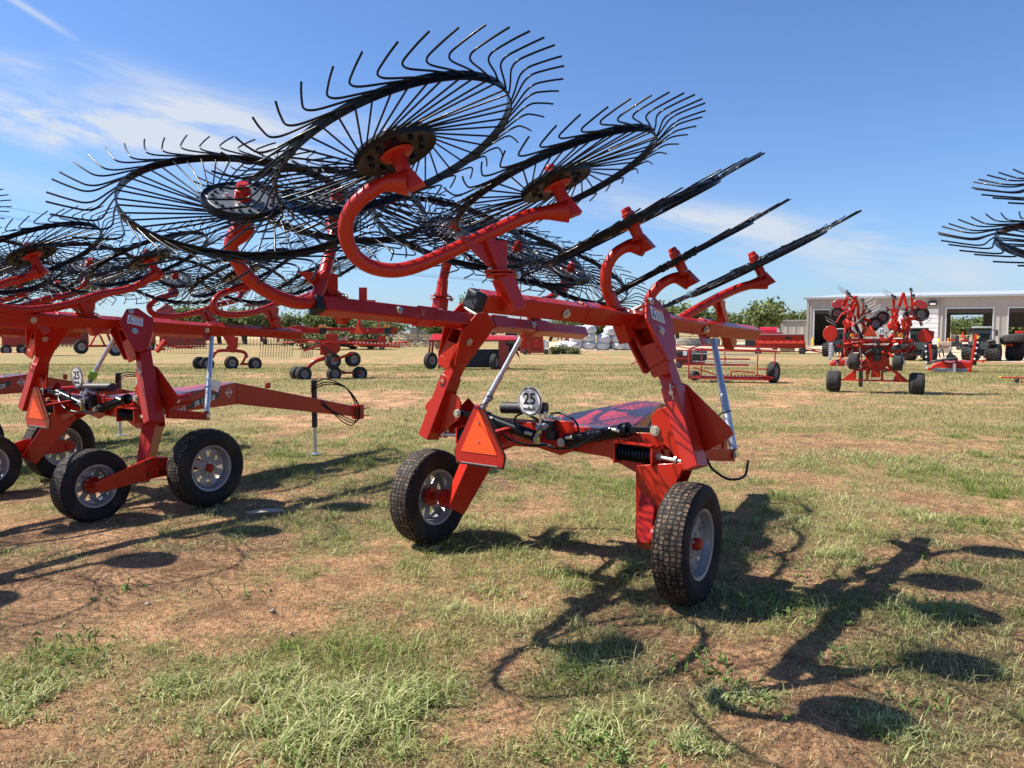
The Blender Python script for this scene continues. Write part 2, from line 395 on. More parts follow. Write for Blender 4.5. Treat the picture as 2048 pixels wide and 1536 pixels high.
# ------------------------------------------------------------------ rake wheels (rim, tines, hub)
WM = {}
def mk(name, mb, m, smooth=35):
    me = mb.mesh(name, smooth); me.materials.append(M[m]); WM[name] = me
RR = .55
def polar(pts, sgn, z=0):
    return [V((r*math.cos(R_(a)*sgn), r*math.sin(R_(a)*sgn), z)) for r, a in pts]
def tine_mesh(sgn, n=44):
    mb = MB(); rnd = random.Random(3)
    for i in range(n):
        a = 360/n*i; j = rnd.gauss(0, .28); zz = .003*(1 if i % 2 else -1)+rnd.gauss(0, .002)
        st = [(.155, a+52), (RR-.004, a)]
        cv = [(RR+.006, a+.8), (RR+.012, a+3), (RR+.034, a+9.5+j), (RR+.058, a+15.2+j), (RR+.082, a+19.0+j), (RR+.108, a+20.8+j), (RR+.138, a+20.9+j), (RR+.180, a+18.9+j), (RR+.225, a+16.7+j), (RR+.270+.004*j, a+14.5+j)]
        p = polar(st, sgn)+[v for v in smooth_path(polar(cv, sgn), 3)]
        for k, q in enumerate(p): q.z = .004+zz*min(1, q.length/.3)+(.012 if q.length > RR+.01 else 0)*(q.length-RR)/.25
        mb.tube(p, .0044, 6)
    return mb
def init_wheels():
    mb = MB(); mb.lathe([(RR-.004, -.019), (RR+.004, -.019), (RR+.004, .019), (RR-.004, .019), (RR-.004, -.019)], (0, 0, 0), (0, 0, 1), 96); mk('rake_wheel', mb, 'black')
    mk('tines_a', tine_mesh(1), 'black', 89); mk('tines_b', tine_mesh(-1), 'black', 89)
    mb = MB(); mb.lathe([(.04, -.010), (.150, -.012), (.188, -.018), (.196, .004), (.190, .022), (.180, .010), (.155, .004), (.04, .004)], (0, 0, 0), (0, 0, 1), 48)
    for i in range(10):     # pressed ribs and stamped holes on the underside
        a = 2*math.pi*i/10; c = V((math.cos(a), math.sin(a), 0)); mb.cyl(c*.125+V((0, 0, -.012)), c*.125+V((0, 0, -.026)), .014, .010, 8)
    mk('hub_disc', mb, 'black')
    mb = MB(); mb.lathe([(.0, .016), (.158, .016), (.162, .012), (.160, .006)], (0, 0, 0), (0, 0, 1), 48); mk('hub_plate', mb, 'grey2')
    mb = MB()
    for i in range(20):
        a = 2*math.pi*i/20; c = V((math.cos(a)*.138, math.sin(a)*.138, 0)); mb.cyl(c+V((0, 0, .014)), c+V((0, 0, .028)), .0095, .008, 6)
    mk('rim_bolts', mb, 'matte')
    mb = MB()
    for i in range(1):
        a = 2*math.pi*(i+.5)/4; c = V((math.cos(a)*.078, math.sin(a)*.078, 0)); mb.cyl(c+V((0, 0, .014)), c+V((0, 0, .019)), .017, .017, 12); mb.cyl(c+V((0, 0, .016)), c+V((0, 0, .032)), .011, .010, 6)
    mk('hub_bolt', mb, 'zinc')
    mb = MB(); mb.lathe([(0, .098), (.024, .098), (.030, .090), (.031, .068), (.038, .064), (.040, .014), (.044, .012)], (0, 0, 0), (0, 0, 1), 20); mk('hub_cap', mb, 'red')
    mb = MB(); mb.lathe([(.080, -.014), (.070, -.024), (.036, -.030), (.034, -.090), (0, -.090)], (0, 0, 0), (0, 0, 1), 20); mk('bearing_housing', mb, 'red')
M['grey2'] = mat('brushed_hub_steel', (.085, .095, .11), .5, metal=.25, var=.1)
init_wheels()
def rake_wheel(root, C, n, hand, sc=1, spin=0):
    n = V(n).normalized(); x = n.cross(V((.3, 1, 0))).normalized(); y = n.cross(x)
    m = Matrix((x, y, n)).transposed().to_4x4() @ Matrix.Rotation(R_(spin), 4, 'Z') @ Matrix.Scale(sc, 4); m.translation = V(C)-root.location
    w = bpy.data.objects.new('rake_wheel', WM['rake_wheel']); link(w, root); w.matrix_local = m
    for k in ('tines_a' if hand > 0 else 'tines_b', 'hub_disc', 'hub_plate', 'rim_bolts', 'hub_cap', 'bearing_housing'):
        link(bpy.data.objects.new('tines' if k[:5] == 'tines' else k, WM[k]), w)
    for i in range(4): q = link(bpy.data.objects.new('hub_bolt', WM['hub_bolt']), w); q.rotation_euler.z = math.pi/2*i
    return w

# ------------------------------------------------------------------ road wheels
def init_road():
    for nm, R, tm in (('', .36, 'tread'), ('_s', .31, 'tread2')):
        k = R/.36; mb = MB()
        mb.lathe([(.195*k, -.070), (.215*k, -.082), (.27*k, -.104), (.315*k, -.103), (.338*k, -.092), (.350*k, -.082), (.357*k, -.05), (.360*k, 0), (.357*k, .05), (.350*k, .082), (.338*k, .092), (.315*k, .103), (.27*k, .104), (.215*k, .082), (.195*k, .070)], (0, 0, 0), (1, 0, 0), 72)
        mk('tyre'+nm, mb, tm)
        mb = MB(); r = .2*k
        mb.lathe([(r+.012, -.074), (r+.010, -.082), (r-.004, -.080), (r-.010, -.060), (r-.022, -.045), (r-.024, .02), (r-.010, .050), (r-.006, .078), (r+.010, .084), (r+.013, .076)], (0, 0, 0), (1, 0, 0), 48)
        # dished centre with eight windows
        xi, xo = .020, .034
        mb.lathe([(0, xi+.014), (.082*k, xi+.014), (.096*k, xi)], (0, 0, 0), (1, 0, 0), 32); mb.lathe([(0, xi+.008), (.078*k, xi+.008)], (0, 0, 0), (-1, 0, 0), 32) if 0 else None
        mb.lathe([(.155*k, xo), (r-.022, .030), (r-.022, .022), (.155*k, xo-.008), (.155*k, xo)], (0, 0, 0), (1, 0, 0), 48)
        for i in range(8):
            a = 2*math.pi*i/8
            def q(rad, da, x): return V((x, math.cos(a+da)*rad, math.sin(a+da)*rad))
            mb.hexa([q(.090*k, -.36, xi), q(.090*k, .36, xi), q(.160*k, .20, xo-.006), q(.160*k, -.20, xo-.006), q(.090*k, -.36, xi+.008), q(.090*k, .36, xi+.008), q(.160*k, .20, xo+.002), q(.160*k, -.20, xo+.002)])
        mk('wheel'+nm, mb, 'rim')
        mb = MB()
        for i in range(1):
            a = 2*math.pi*i/5; c = V((xi+.012, math.cos(a)*.055, math.sin(a)*.055)); mb.cyl(c, c+V((.022, 0, 0)), .011, .009, 6)
        mk('lug_nut'+nm, mb, 'zinc')
        mb = MB(); mb.lathe([(.036, -.03), (.036, .060), (.032, .075), (.024, .082), (0, .083)], (0, 0, 0), (1, 0, 0), 20)
        mb.lathe([(.0, -.035), (.070, -.035), (.072, -.005), (.030, .010)], (0, 0, 0), (1, 0, 0), 24); mk('wheel_hub'+nm, mb, 'red')
init_road()
def road_wheel(root, C, out, nm='', sc=1, tilt=0, spin=0):
    """out = outward axle direction (horizontal)"""
    x = V(out).normalized(); y = Z.cross(x); m = Matrix((x, y, Z)).transposed().to_4x4() @ Matrix.Rotation(R_(tilt), 4, 'Y') @ Matrix.Rotation(R_(spin), 4, 'X') @ Matrix.Scale(sc, 4)
    m.translation = V(C)-root.location
    w = link(bpy.data.objects.new('wheel', WM['wheel'+nm]), root); w.matrix_local = m
    for k in ('tyre', 'wheel_hub'): link(bpy.data.objects.new(k, WM[k+nm]), w)
    for i in range(5):
        ln = link(bpy.data.objects.new('lug_nut', WM['lug_nut'+nm]), w); ln.rotation_euler.x = 2*math.pi*i/5
    return w

def bolt(mb, p, ax, r=.018, h=.014):
    ax = V(ax).normalized(); p = V(p); mb.cyl(p, p+ax*.004, r*1.35, n=16); mb.cyl(p, p+ax*h, r, r*.95, 6)

# ------------------------------------------------------------------ wheel fitting from the photo: centre, long-axis slope, flatness
def fit_normal(x, y, slope, ratio):
    c = (P(x, y, 1)-V((0, 0, CAM_H))).normalized()
    e = V((math.cos(R_(slope)), 0, 0))+V((0, SP, CP))*math.sin(R_(slope)); e = (e-c*e.dot(c)).normalized()
    k = c.cross(e); k = k if k.z > 0 else -k
    s = ratio; n = k*math.sqrt(1-s*s)+c*s       # ratio > 0: seen from below
    return n.normalized()

MAIN = Fr((.21, 5.14), 38)
def arm(root, pts, Ca, na, Cb=None, nb=None, r=.033, socket=None):
    """bent tube carrying one or two rake wheels; ends flare into a bracket under each hub"""
    mb = MB(); pts = [V(p) for p in pts]
    def end(C, n, q):
        C, n = V(C), V(n).normalized(); e = C-n*.13
        d = (e-q); d = (d-n*d.dot(n)); d = d.normalized() if d.length > .01 else V((1, 0, 0))
        e2 = e-d*.02
        mb.hexa([e-n*.055-d*.04+n.cross(d)*.032, e-n*.055+d*.06+n.cross(d)*.032, e-n*.055+d*.06-n.cross(d)*.032, e-n*.055-d*.04-n.cross(d)*.032,
                 C-n*.085-d*.03+n.cross(d)*.03, C-n*.085+d*.028+n.cross(d)*.03, C-n*.085+d*.028-n.cross(d)*.03, C-n*.085-d*.03-n.cross(d)*.03])
        return e-n*.02
    ea = end(Ca, na, pts[0]); path = [ea]+pts
    rs0 = None
    if Cb is not None: eb = end(Cb, nb, pts[-1]); path.append(eb)
    sp = smooth_path(path, 6); m = len(sp); rs = []
    L = 0; acc = [0]
    for i in range(1, m): L += (sp[i]-sp[i-1]).length; acc.append(L)
    for i in range(m):
        k = 1+.75*max(0, 1-acc[i]/.11)
        if Cb is not None: k = max(k, 1+.75*max(0, 1-(L-acc[i])/.11))
        rs.append(r*k)
    mb.tube(sp, rs, 16)
    return part(mb, 'wheel_arm', 'red', root)
def pivot(root, top, bot, ax, gus=True):
    """gusseted post from the arm down into its socket on the beam"""
    top, bot, ax = V(top), V(bot), V(ax).normalized(); d = (bot-top).normalized(); mb = MB()
    mb.beam(top, bot, .055, .055, ax, .062, .062)
    if gus:
        a = top-ax*.17; b = top+ax*.13; mb.prism([a, b, top+d*.20+ax*.022, top+d*.20-ax*.022], ax.cross(d).normalized()*.010)
    n = d; c = bot-d*.07
    s2 = ax.cross(d).normalized()
    el = [c+(ax*math.cos(t)*.095+s2*math.sin(t)*.05) for t in [2*math.pi*i/20 for i in range(20)]]
    mb.prism(el, d*.012); mb.prism([q+d*.02 for q in el], d*.012)
    mb.beam(bot-d*.05, bot+d*.13, .075, .085, ax)
    o = part(mb, 'arm_pivot', 'red', root, bevel=.004)
    mb = MB()
    for t in (-.06, .06): bolt(mb, c+ax*t-d*.004, -d, .012, .016)
    bolt(mb, c+ax*.075-s2*.03+d*.02, -s2, .012); part(mb, 'bolts', 'zinc', o)

def build_chassis(root, fr, tandem=False, fsh=0., px=None, decal='110', jack=True, beam=(-1.36, 1.75), signs=None, fold=1.68, hitch=3.72):
    W = fr.w
    def pt(s, f, z): return W(s, f+fsh, z)
    # frame: cross member, tapered deck, drawbar
    mb = MB()
    for g in (-1, 1):
        mb.beam(pt(g*.05, .24, .88), pt(g*.80, .22, .86), .15, .17, Z, .13, .20)
        mb.prism([pt(g*.45, .16, .955), pt(g*.80, .16, .97), pt(g*.84, .16, .72), pt(g*.62, .16, .70), pt(g*.36, .16, .80)], fr.F*.012)
        mb.prism([pt(g*.45, .30, .955), pt(g*.80, .30, .97), pt(g*.84, .30, .72), pt(g*.62, .30, .70), pt(g*.36, .30, .80)], fr.F*.012)
    mb.prism([pt(-.16, .13, 1.0), pt(.16, .13, 1.0), pt(.16, .13, .80), (pt(.05, .13, .76)), pt(-.16, .13, .80)], fr.F*.014)
    part(mb, 'cross_frame', 'red', root, bevel=.006)
    mb = MB()
    a, b, c = (.45, .33, .93), (.115, fold, 1.03), (.055, hitch, .58)
    def sec(s, f, z, h, hw=None): return [pt(-s, f, z-h), pt(s, f, z-h), pt(s, f, z), pt(-s, f, z)]
    s0, s1 = sec(*a, .15), sec(*b, .25)
    s0b = sec(.44, .9*.0+.34, .93, .15)
    mb.add(s0+s1, [(0, 3, 2, 1), (4, 5, 6, 7), (0, 1, 5, 4), (1, 2, 6, 5), (2, 3, 7, 6), (3, 0, 4, 7)])
    o = part(mb, 'deck', 'red', root, bevel=.012)
    mb = MB(); s1 = sec(.110, fold+.004, 1.026, .24); s2 = sec(*c, .14)
    mb.add(s1+s2, [(0, 3, 2, 1), (4, 5, 6, 7), (0, 1, 5, 4), (1, 2, 6, 5), (2, 3, 7, 6), (3, 0, 4, 7)])
    mb.box(pt(0, hitch+.04, .51), fr.R*.07, fr.F*.05, Z*.10); mb.beam(pt(.05, fold+.5, .93), pt(.05, fold+.5, 1.0), .05, .05, fr.F)
    d = part(mb, 'drawbar', 'red', root, bevel=.008)
    mb = MB()
    for z in (.45, .55): mb.cyl(pt(.05, hitch+.08, z), pt(.05, hitch+.21, z), .008)
    part(mb, 'hitch_pins', 'red', d)
    # deck side: number, stripe and diamond badge
    sd = (pt(.115, fold, .9)-pt(.45, .33, .9)).normalized(); nrm = sd.cross(Z).normalized(); nrm = nrm if nrm.dot(fr.R) > 0 else -nrm
    upd = Z
    def side(t, z): return pt(.45, .33, 0).lerp(pt(.115, fold, 0), t)+Z*z+nrm*.004
    mb = MB(); mb.prism([side(.42, .80), side(.78, .88), side(.80, .965), side(.44, .86)], nrm*.001); part(mb, 'decal_stripe', 'decalblack', o)
    text('SR '+decal+' GII', 'decal_text', 'decalwhite', o, side(.62, .868)+nrm*.002, (side(.78, .88)-side(.42, .80)), Z, .075, .0015)
    text('RAKE', 'decal_text', 'decalwhite', o, side(.36, .80)+nrm*.002, (side(.78, .88)-side(.42, .80)), Z, .055, .001)
    mb = MB(); mc = side(.90, .925); mb.prism([mc-sd*.065, mc+Z*.055, mc+sd*.065, mc-Z*.055], nrm*.001); dia = part(mb, 'badge', 'decalwhite', o)
    mb = MB(); mb.prism([mc-sd*.055, mc+Z*.046, mc+sd*.055, mc-Z*.046], nrm*.003); part(mb, 'badge_field', 'red', dia)
    text('KUHN', 'badge_text', 'decalwhite', dia, mc+nrm*.003, sd, Z, .032, .001)
    # legs
    for g in (-1, 1):
        mb = MB(); dz = 0
        lb = .97 if tandem else .79; mb.beam(pt(g*(.74 if tandem else .70), .26, .80), pt(g*lb, -.03, .29), .13, .23, Z, .085, .15)
        
        if not tandem and g > 0:
            LQ = [MAIN.at(x, y, 'f', .04) for x, y in ((1272, 930), (1372, 925), (1350, 975), (1318, 1030), (1302, 1080), (1272, 1077))]
            mb.prism([pt(g*v.x, v.y, v.z) for v in LQ], fr.F*.016); mb.prism([pt(g*v.x, v.y+.16, v.z) for v in LQ], fr.F*.016)
        o = part(mb, 'leg', 'red', root, bevel=.006)
        if not tandem:
            mb = MB(); mb.cyl(pt(g*.76, -.02, .36), pt(g*1.02, -.02+.02, .36), .03); mb.cyl(pt(g*.84, -.01, .36), pt(g*.90, -.01, .36), .07); part(mb, 'axle', 'red', o)
        else:
            mb = MB(); A, B = pt(g*1.09, -.46, .32), pt(g*1.09, .44, .37)
            for zz, pp in ((0, A), (0, B)): pass
            mid = pt(g*1.09, 0, .40)
            def oval(p, q, r0, r1):
                dd = (q-p).normalized(); nn = dd.cross(fr.R).normalized(); out = []
                for i in range(9): t = math.pi*i/8; out.append(p-dd*math.sin(t)*r0+nn*math.cos(t)*r0)
                for i in range(9): t = math.pi*i/8; out.append(q+dd*math.sin(t)*r1-nn*math.cos(t)*r1)
                return out
            mb.prism(oval(A, mid, .055, .095), fr.R*.03); mb.prism(oval(mid, B, .095, .055), fr.R*.026)
            mb.cyl(pt(g*.93, 0, .38), pt(g*1.13, 0, .38), .035); mb.cyl(pt(g*.93, -.46, .32), pt(g*1.10, -.46, .32), .03); mb.cyl(pt(g*1.05, .42, .36), pt(g*1.2, .42, .36), .03)
            part(mb, 'walking_beam', 'red', o, bevel=.004)
            mb = MB()
            for t in ((-.06, .06), (.06, .06), (-.06, -.05), (.06, -.05)): bolt(mb, pt(g*1.107, t[0], .40+t[1]), fr.R*g, .010, .012)
            part(mb, 'bolts', 'matte', o)
    if tandem:
        for g in (-1, 1):
            road_wheel(root, pt(g*1.26, .42, .355), fr.R*g, spin=20*g); road_wheel(root, pt(g*.93, -.46, .305), -fr.R*g, '_s', spin=33)
    else:
        toe = Fr((0, 0), math.degrees(fr.h)-5); road_wheel(root, pt(1.06, 0, .355), toe.R, spin=12)
        toe = Fr((0, 0), math.degrees(fr.h)-2); road_wheel(root, pt(-1.06, 0, .355), -toe.R, spin=47)
    # posts, one per side: (s, f, z) with s mirrored
    for g in (-1, 1):
        def q(s, f, z): return pt(g*s, f, z)
        mb = MB()
        bt, md, tp = q(1.09, .02, .80), q(.905, .08, 1.27), q(.64, .19, 1.76)
        fu = fr.F
        mb.beam(bt, md, .10, .135, fu*1.0)
        o = part(mb, 'post_sleeve', 'red', root, bevel=.005)
        mb = MB(); mb.beam(md-(md-bt).normalized()*.02, q(.80, .12, 1.48), .08, .115, fu)
        part(mb, 'post_tube', 'red', o, bevel=.004)
        # head: folded saddle box with window, and the outer cheek plate
        nH = V((.905, 0, .425)).normalized(); p0 = MAIN.at(1335, 719, 'f', -.03)
        def C(x, y): return MAIN.hit(x, y, p0, nH)                     # on the cheek plate plane
        def K(x, y, f=-.03): return MAIN.at(x, y, 'f', f)              # on the rear-facing face
        def m(l, o=0, df=0): return q(l.x-nH.x*o, l.y+df, l.z-nH.z*o)
        sd = fr.R*nH.x*g+Z*nH.z
        mb = MB(); O_ = [K(1254, 655), K(1291, 640), K(1334, 718), K(1300, 738)]; I_ = [K(1268, 661), K(1296, 655), K(1309, 684), K(1282, 692)]
        for a in range(4):
            b = (a+1) % 4; mb.prism([m(O_[a]), m(O_[b]), m(I_[b]), m(I_[a])], fr.F*.012)
        mb.prism([m(K(1262, 655), 0, .10), m(K(1293, 645), 0, .10), m(K(1315, 700), 0, .10), m(K(1290, 705), 0, .10)], fr.F*.008)
        mb.prism([m(K(1300, 738)), m(K(1334, 718)), m(K(1340, 735)), m(K(1336, 748)), m(K(1308, 756)), m(K(1302, 748))], fr.F*.012)
        mb.prism([m(O_[0]), m(O_[3]), m(O_[3], 0, .20), m(O_[0], 0, .20)], fr.R*.012)
        mb.beam(q(.80, .12, 1.44), q(.66, .18, 1.70), .07, .12, fu)
        sad = part(mb, 'saddle', 'red', o, bevel=.004)
        outl = [C(1291, 596), C(1307, 594), C(1338, 626), C(1345, 650), C(1353, 714), C(1343, 724), C(1335, 722), C(1291, 636)]
        mb = MB(); mb.prism([m(x) for x in outl], sd*.014); chk = part(mb, 'cheek_plate', 'red', o, bevel=.004)
        mb = MB(); mb.prism([m(x, .175) for x in outl[:1]+outl[1:]], sd*.014); mb2 = part(mb, 'cheek_plate', 'red', o, bevel=.004)
        mb = MB(); fl = [C(1338, 628), C(1345, 650), C(1353, 714), C(1343, 722)]; mb.prism([m(fl[0]), m(fl[1]), m(fl[1], .08, .05), m(fl[0], .08, .05)], fr.F*.012); mb.prism([m(fl[1]), m(fl[2]), m(fl[2], .09, .05), m(fl[1], .09, .05)], fr.F*.012); part(mb, 'cheek_flange', 'red', chk, bevel=.003)
        lq = [C(1297, 613), C(1322, 624), C(1328, 649), C(1302, 638)]; lc = sum(lq, V((0, 0, 0)))/4
        def l(a, b): t = lq[3].lerp(lq[2], a).lerp(lq[0].lerp(lq[1], a), b); return m(t, -.011)
        mb = MB(); mb.prism([m(x, -.009) for x in lq], sd*.002); lab = part(mb, 'warning_label', 'decalwhite', chk)
        mb = MB(); mb.prism([l(.36, .80), l(.97, .80), l(.97, .96), l(.36, .96)], sd*.001); part(mb, 'label_band', 'decalorange', lab)
        mb = MB()
        mb.prism([l(.05, .15), l(.12, .15), l(.22, .55), l(.16, .6)], sd*.001); mb.prism([l(.12, .62), l(.20, .62), l(.30, .85), l(.24, .9)], sd*.001)
        mb.prism([l(.20, .12), l(.32, .12), l(.32, .45), l(.27, .45), l(.26, .20), l(.2, .2)], sd*.001)
        for k in range(5): mb.prism([l(.40, .12+.13*k), l(.94, .12+.13*k), l(.94, .15+.13*k), l(.40, .15+.13*k)], sd*.0008)
        part(mb, 'label_print', 'decalblack', lab)
        mb = MB(); bolt(mb, m(C(1299, 603), -.007), sd, .019); bolt(mb, m(C(1320, 662), -.007), sd, .022); bolt(mb, m(C(1320, 662), .184), -sd, .022); bolt(mb, q(.93, .02, 1.24), -fr.F, .016)
        mb.cyl(m(C(1299, 603), .0), m(C(1299, 603), .175), .014)
        mb.tube([q(.93, .015, 1.27)+fr.R*.02, q(.93, -.01, 1.29), q(.94, -.015, 1.25), q(.95, .01, 1.19)], .005, 6); part(mb, 'bolts', 'zinc', o)
        # lower wing plates
        mb = MB()
        mb.prism([q(.89, .16, 1.30), q(.96, .16, 1.28), q(1.24, .16, 1.04), q(1.26, .16, 1.0), q(1.20, .16, .95), q(1.08, .16, .88), q(1.02, .16, .84), q(.98, .16, .92)], fr.F*.012)
        mb.prism([q(.78, .05, 1.08), q(.82, .05, 1.13), q(.92, .05, 1.16), q(.98, .05, .98), q(1.03, .05, .84), q(.99, .05, .80), q(.90, .05, .90), q(.80, .05, .96)], fr.F*.014)
        mb.prism([q(.80, .22, 1.05), q(.86, .22, 1.10), q(1.02, .22, .96), q(1.02, .22, .86), q(.80, .22, .86)], fr.F*.012)
        mb.cyl(q(.98, .12, .97), q(.98, .46, .97), .055, n=20)
        mb.beam(q(1.02, .20, .86), q(1.08, .60, .80), .05, .085, Z, .045, .07)
        wp = part(mb, 'hinge_plates', 'red', o, bevel=.003)
        mb = MB(); bolt(mb, q(.81, .04, 1.0), -fr.F, .024, .02); bolt(mb, q(1.105, .57, .81), fr.R*g, .018); bolt(mb, q(.98, .463, .97), fr.F, .02)
        bolt(mb, q(1.0, .3, .97)+fr.R*g*.035, fr.R*g, .016); part(mb, 'bolts', 'zinc', wp)
        # spring and its rod
        mb = MB(); r = .044; hx = []
        c0, c1 = q(.54, .07, .84), q(.80, .07, .835); d = (c1-c0).normalized(); a_, b_ = Z, d.cross(Z)
        for i in range(11*14+1): t = i/(11*14); th = t*11*2*math.pi; hx.append(c0.lerp(c1, t)+a_*math.cos(th)*r+b_*math.sin(th)*r)
        mb.tube(hx, .0085, 6); mb.cyl(c0, c1, .020); spg = part(mb, 'spring', 'black', o)
        mb = MB(); mb.cyl(c1, q(.985, .05, .825), .013); mb.cyl(q(.81, .07, .835), q(.835, .07, .835), .024, n=6); mb.cyl(q(.94, .055, .83), q(.955, .055, .83), .028); part(mb, 'spring_rod', 'zinc', spg)
        mb = MB(); mb.prism([c0+a_*.065-b_*.06, c0+a_*.065+b_*.06, c0-a_*.065+b_*.06, c0-a_*.065-b_*.06], d*.012); mb.prism([c1+a_*.06-b_*.055, c1+a_*.06+b_*.055, c1-a_*.06+b_*.055, c1-a_*.06-b_*.055], d*.012)
        mb.prism([c0+a_*.07+b_*.06, c1+a_*.07+b_*.06, c1+a_*.07, c0+a_*.07], a_*.008); part(mb, 'spring_seat', 'red', spg)
        # stay tube
        mb = MB(); t0, t1 = q(.83, .84, 1.55), q(1.10, .56, .845)
        mb.cyl(t0, t0.lerp(t1, .45), .021); mb.cyl(t0.lerp(t1, .43), t1, .026); st = part(mb, 'stay_tube', 'galv', root)
        dd = (t1-t0).normalized()
        mb = MB()
        for k in (.5, .62, .80): p = t0.lerp(t1, k); mb.cyl(p-fr.F*.027, p+fr.F*.027, .007, n=8)
        mb.tube(smooth_path([t0.lerp(t1, .66)+fr.R*.03, t0.lerp(t1, .67)-fr.F*.03, t0.lerp(t1, .70)-fr.R*.05*g, q(.98, .45, 1.0)]), .006, 6); part(mb, 'stay_fittings', 'matte', st)
        # boom: tube rolled so its lower edge faces out
        roll = V((.45*g, 0, 1)).normalized(); up = fr.R*roll.x+Z*roll.z
        fa, fb = beam; zf = lambda f: 1.75-.052*(f+1.36); sf = lambda f: .60+.062*(f+1.36)
        mb = MB(); mb.beam(q(sf(fa), fa, zf(fa)), q(sf(fb), fb, zf(fb)), .092, .092, up); bo = part(mb, 'boom', 'red', root, bevel=.008)
        mb = MB()
        for f in (-.55, .28, .86):
            if fa < f < fb: mb.beam(q(sf(f)-.0, f, zf(f)), q(sf(f+.20), f+.20, zf(f+.20)), .104, .104, up)
        f = .84; mb.prism([q(sf(f), f-.06, zf(f)-.03), q(sf(f), f+.06, zf(f)-.03), q(sf(f)+.03, f+.04, zf(f)-.12), q(sf(f)+.03, f-.03, zf(f)-.12)], fr.R*.012)
        part(mb, 'boom_collar', 'red', bo, bevel=.004)
        mb = MB(); mb.beam(q(sf(fa-.05), fa-.06, zf(fa-.05)), q(sf(fa), fa-.002, zf(fa)), .094, .094, up); part(mb, 'end_cap', 'curtain', bo, bevel=.012)
        mb = MB(); sdv = up.cross(fr.F).normalized(); sdv = sdv if sdv.dot(fr.R) > 0 else -sdv
        for f in (-.75, .82): bolt(mb, q(sf(f), f, zf(f))+sdv*.050, sdv, .020, .02)
        part(mb, 'bolts', 'zinc', bo)
        # hydraulic cylinder
        mb = MB(); c0, c1 = q(.12, .11, .87), q(.60, .09, .985); mb.cyl(c0, c1, .041, n=20); mb.cyl(c0.lerp(c1, .90), c1, .048, n=20)
        mb.cyl(c0, c0.lerp(c1, .05), .046, n=20); mb.beam(c1, q(.81, .07, 1.0), .034, .034)
        hy = part(mb, 'hydraulic_cylinder', 'black', root)
        mb = MB(); mb.cyl(q(.14, .07, .895), q(.20, .06, .905), .012); mb.cyl(q(.48, .05, .985), q(.56, .05, .975), .011); bolt(mb, q(.10, .065, .86), -fr.F, .022, .018); part(mb, 'fittings', 'zinc', hy)
        mb = MB(); mb.tube(smooth_path([q(.50, .04, .985), q(.40, -.01, .93), q(.28, -.02, .86), q(.12, .0, .83), q(.0, .02, .84)]), .0075, 8)
        mb.tube(smooth_path([q(.19, .06, .905), q(.26, .03, .95), q(.24, .02, 1.02), q(.12, .04, 1.06), q(.02, .06, 1.05)]), .0075, 8); part(mb, 'hose', 'black', hy)
    # valve block in the middle
    mb = MB(); mb.box(pt(-.02, .09, .96), fr.R*.045, fr.F*.035, Z*.035); mb.box(pt(.01, .09, .90), fr.R*.035, fr.F*.03, Z*.03); vb = part(mb, 'valve_block', 'matte', root, bevel=.004)
    mb = MB()
    for a0, a1 in (((-.09, .06, .97), (.01, .05, .97)), ((-.06, .05, .90), (-.06, .05, 1.04)), ((.02, .05, 1.03), (.12, .05, 1.02)), ((-.06, .05, .84), (.03, .05, .83)), ((-.02, .05, 1.0), (-.02, .05, 1.06)), ((-.2, .05, 1.06), (-.06, .05, 1.05))): mb.cyl(pt(*a0), pt(*a1), .011, n=10)
    for c_ in ((-.06, .04, .95), (.0, .035, .96), (.05, .03, 1.03), (-.06, .04, .90)): mb.cyl(pt(*c_), pt(c_[0], c_[1]-.03, c_[2]), .017, n=12)
    part(mb, 'fittings', 'galv', vb)
    mb = MB(); mb.beam(pt(-.055, .02, .93), pt(-.055, .02, .83), .012, .018); part(mb, 'valve_lever', 'yellow', vb)
    # document tube
    mb = MB(); mb.cyl(pt(-.69, .42, 1.02), pt(-.33, .50, 1.03), .045, n=20); part(mb, 'document_tube', 'matte', root)
    # signs
    sg = signs or (((-.12, -.35, .93), 1.1), ((-.04, -.02, 1.17), 1.08))
    c = pt(*sg[0][0]); k = sg[0][1]; n = -fr.F
    def s3(a, b, o=0): return c+fr.R*a*k+Z*b*k+n*o
    def tri(w, h, cw, ch): return [s3(-w, -h*.52), s3(-w+cw*.4, -h*.52-ch), s3(w-cw*.4, -h*.52-ch), s3(w, -h*.52), s3(cw, h*.62), s3(-cw, h*.62)]
    mb = MB(); mb.prism([p+n*0 for p in tri(.200, .235, .045, .075)], n*.006); s = part(mb, 'slow_vehicle_emblem', 'decalblack', root)
    mb = MB(); mb.prism([p+n*.005 for p in tri(.192, .228, .042, .068)], n*.003); part(mb, 'emblem_border', 'smvred', s)
    mb = MB(); mb.prism([s3(-.138, -.118, .009), s3(.138, -.118, .009), s3(0, .138, .009)], n*.003); part(mb, 'emblem_triangle', 'smv', s)
    mb = MB(); mb.prism([s3(-.14, -.187, .008), s3(.14, -.187, .008), s3(.14, -.181, .008), s3(-.14, -.181, .008)], n*.003)
    for z_ in (.06, -.05): mb.cyl(s3(0, z_, .008), s3(0, z_, .018), .006, n=8)
    part(mb, 'emblem_rivets', 'rim', s)
    mb = MB(); mb.beam(s3(0, -.02, -.01), pt(-.36, .12, .92), .05, .02); part(mb, 'emblem_bracket', 'red', s)
    c = pt(*sg[1][0]); k = sg[1][1]
    def disc(r, o, th):
        return [c+(fr.R*math.cos(t)+Z*math.sin(t))*r*k+n*o for t in [2*math.pi*i/48 for i in range(48)]]
    mb = MB(); mb.prism(disc(.092, 0, 0), n*.004); s = part(mb, 'speed_sign', 'decalwhite', root)
    mb = MB(); mb.prism(disc(.088, .003, 0), n*.002); part(mb, 'sign_ring', 'decalblack', s)
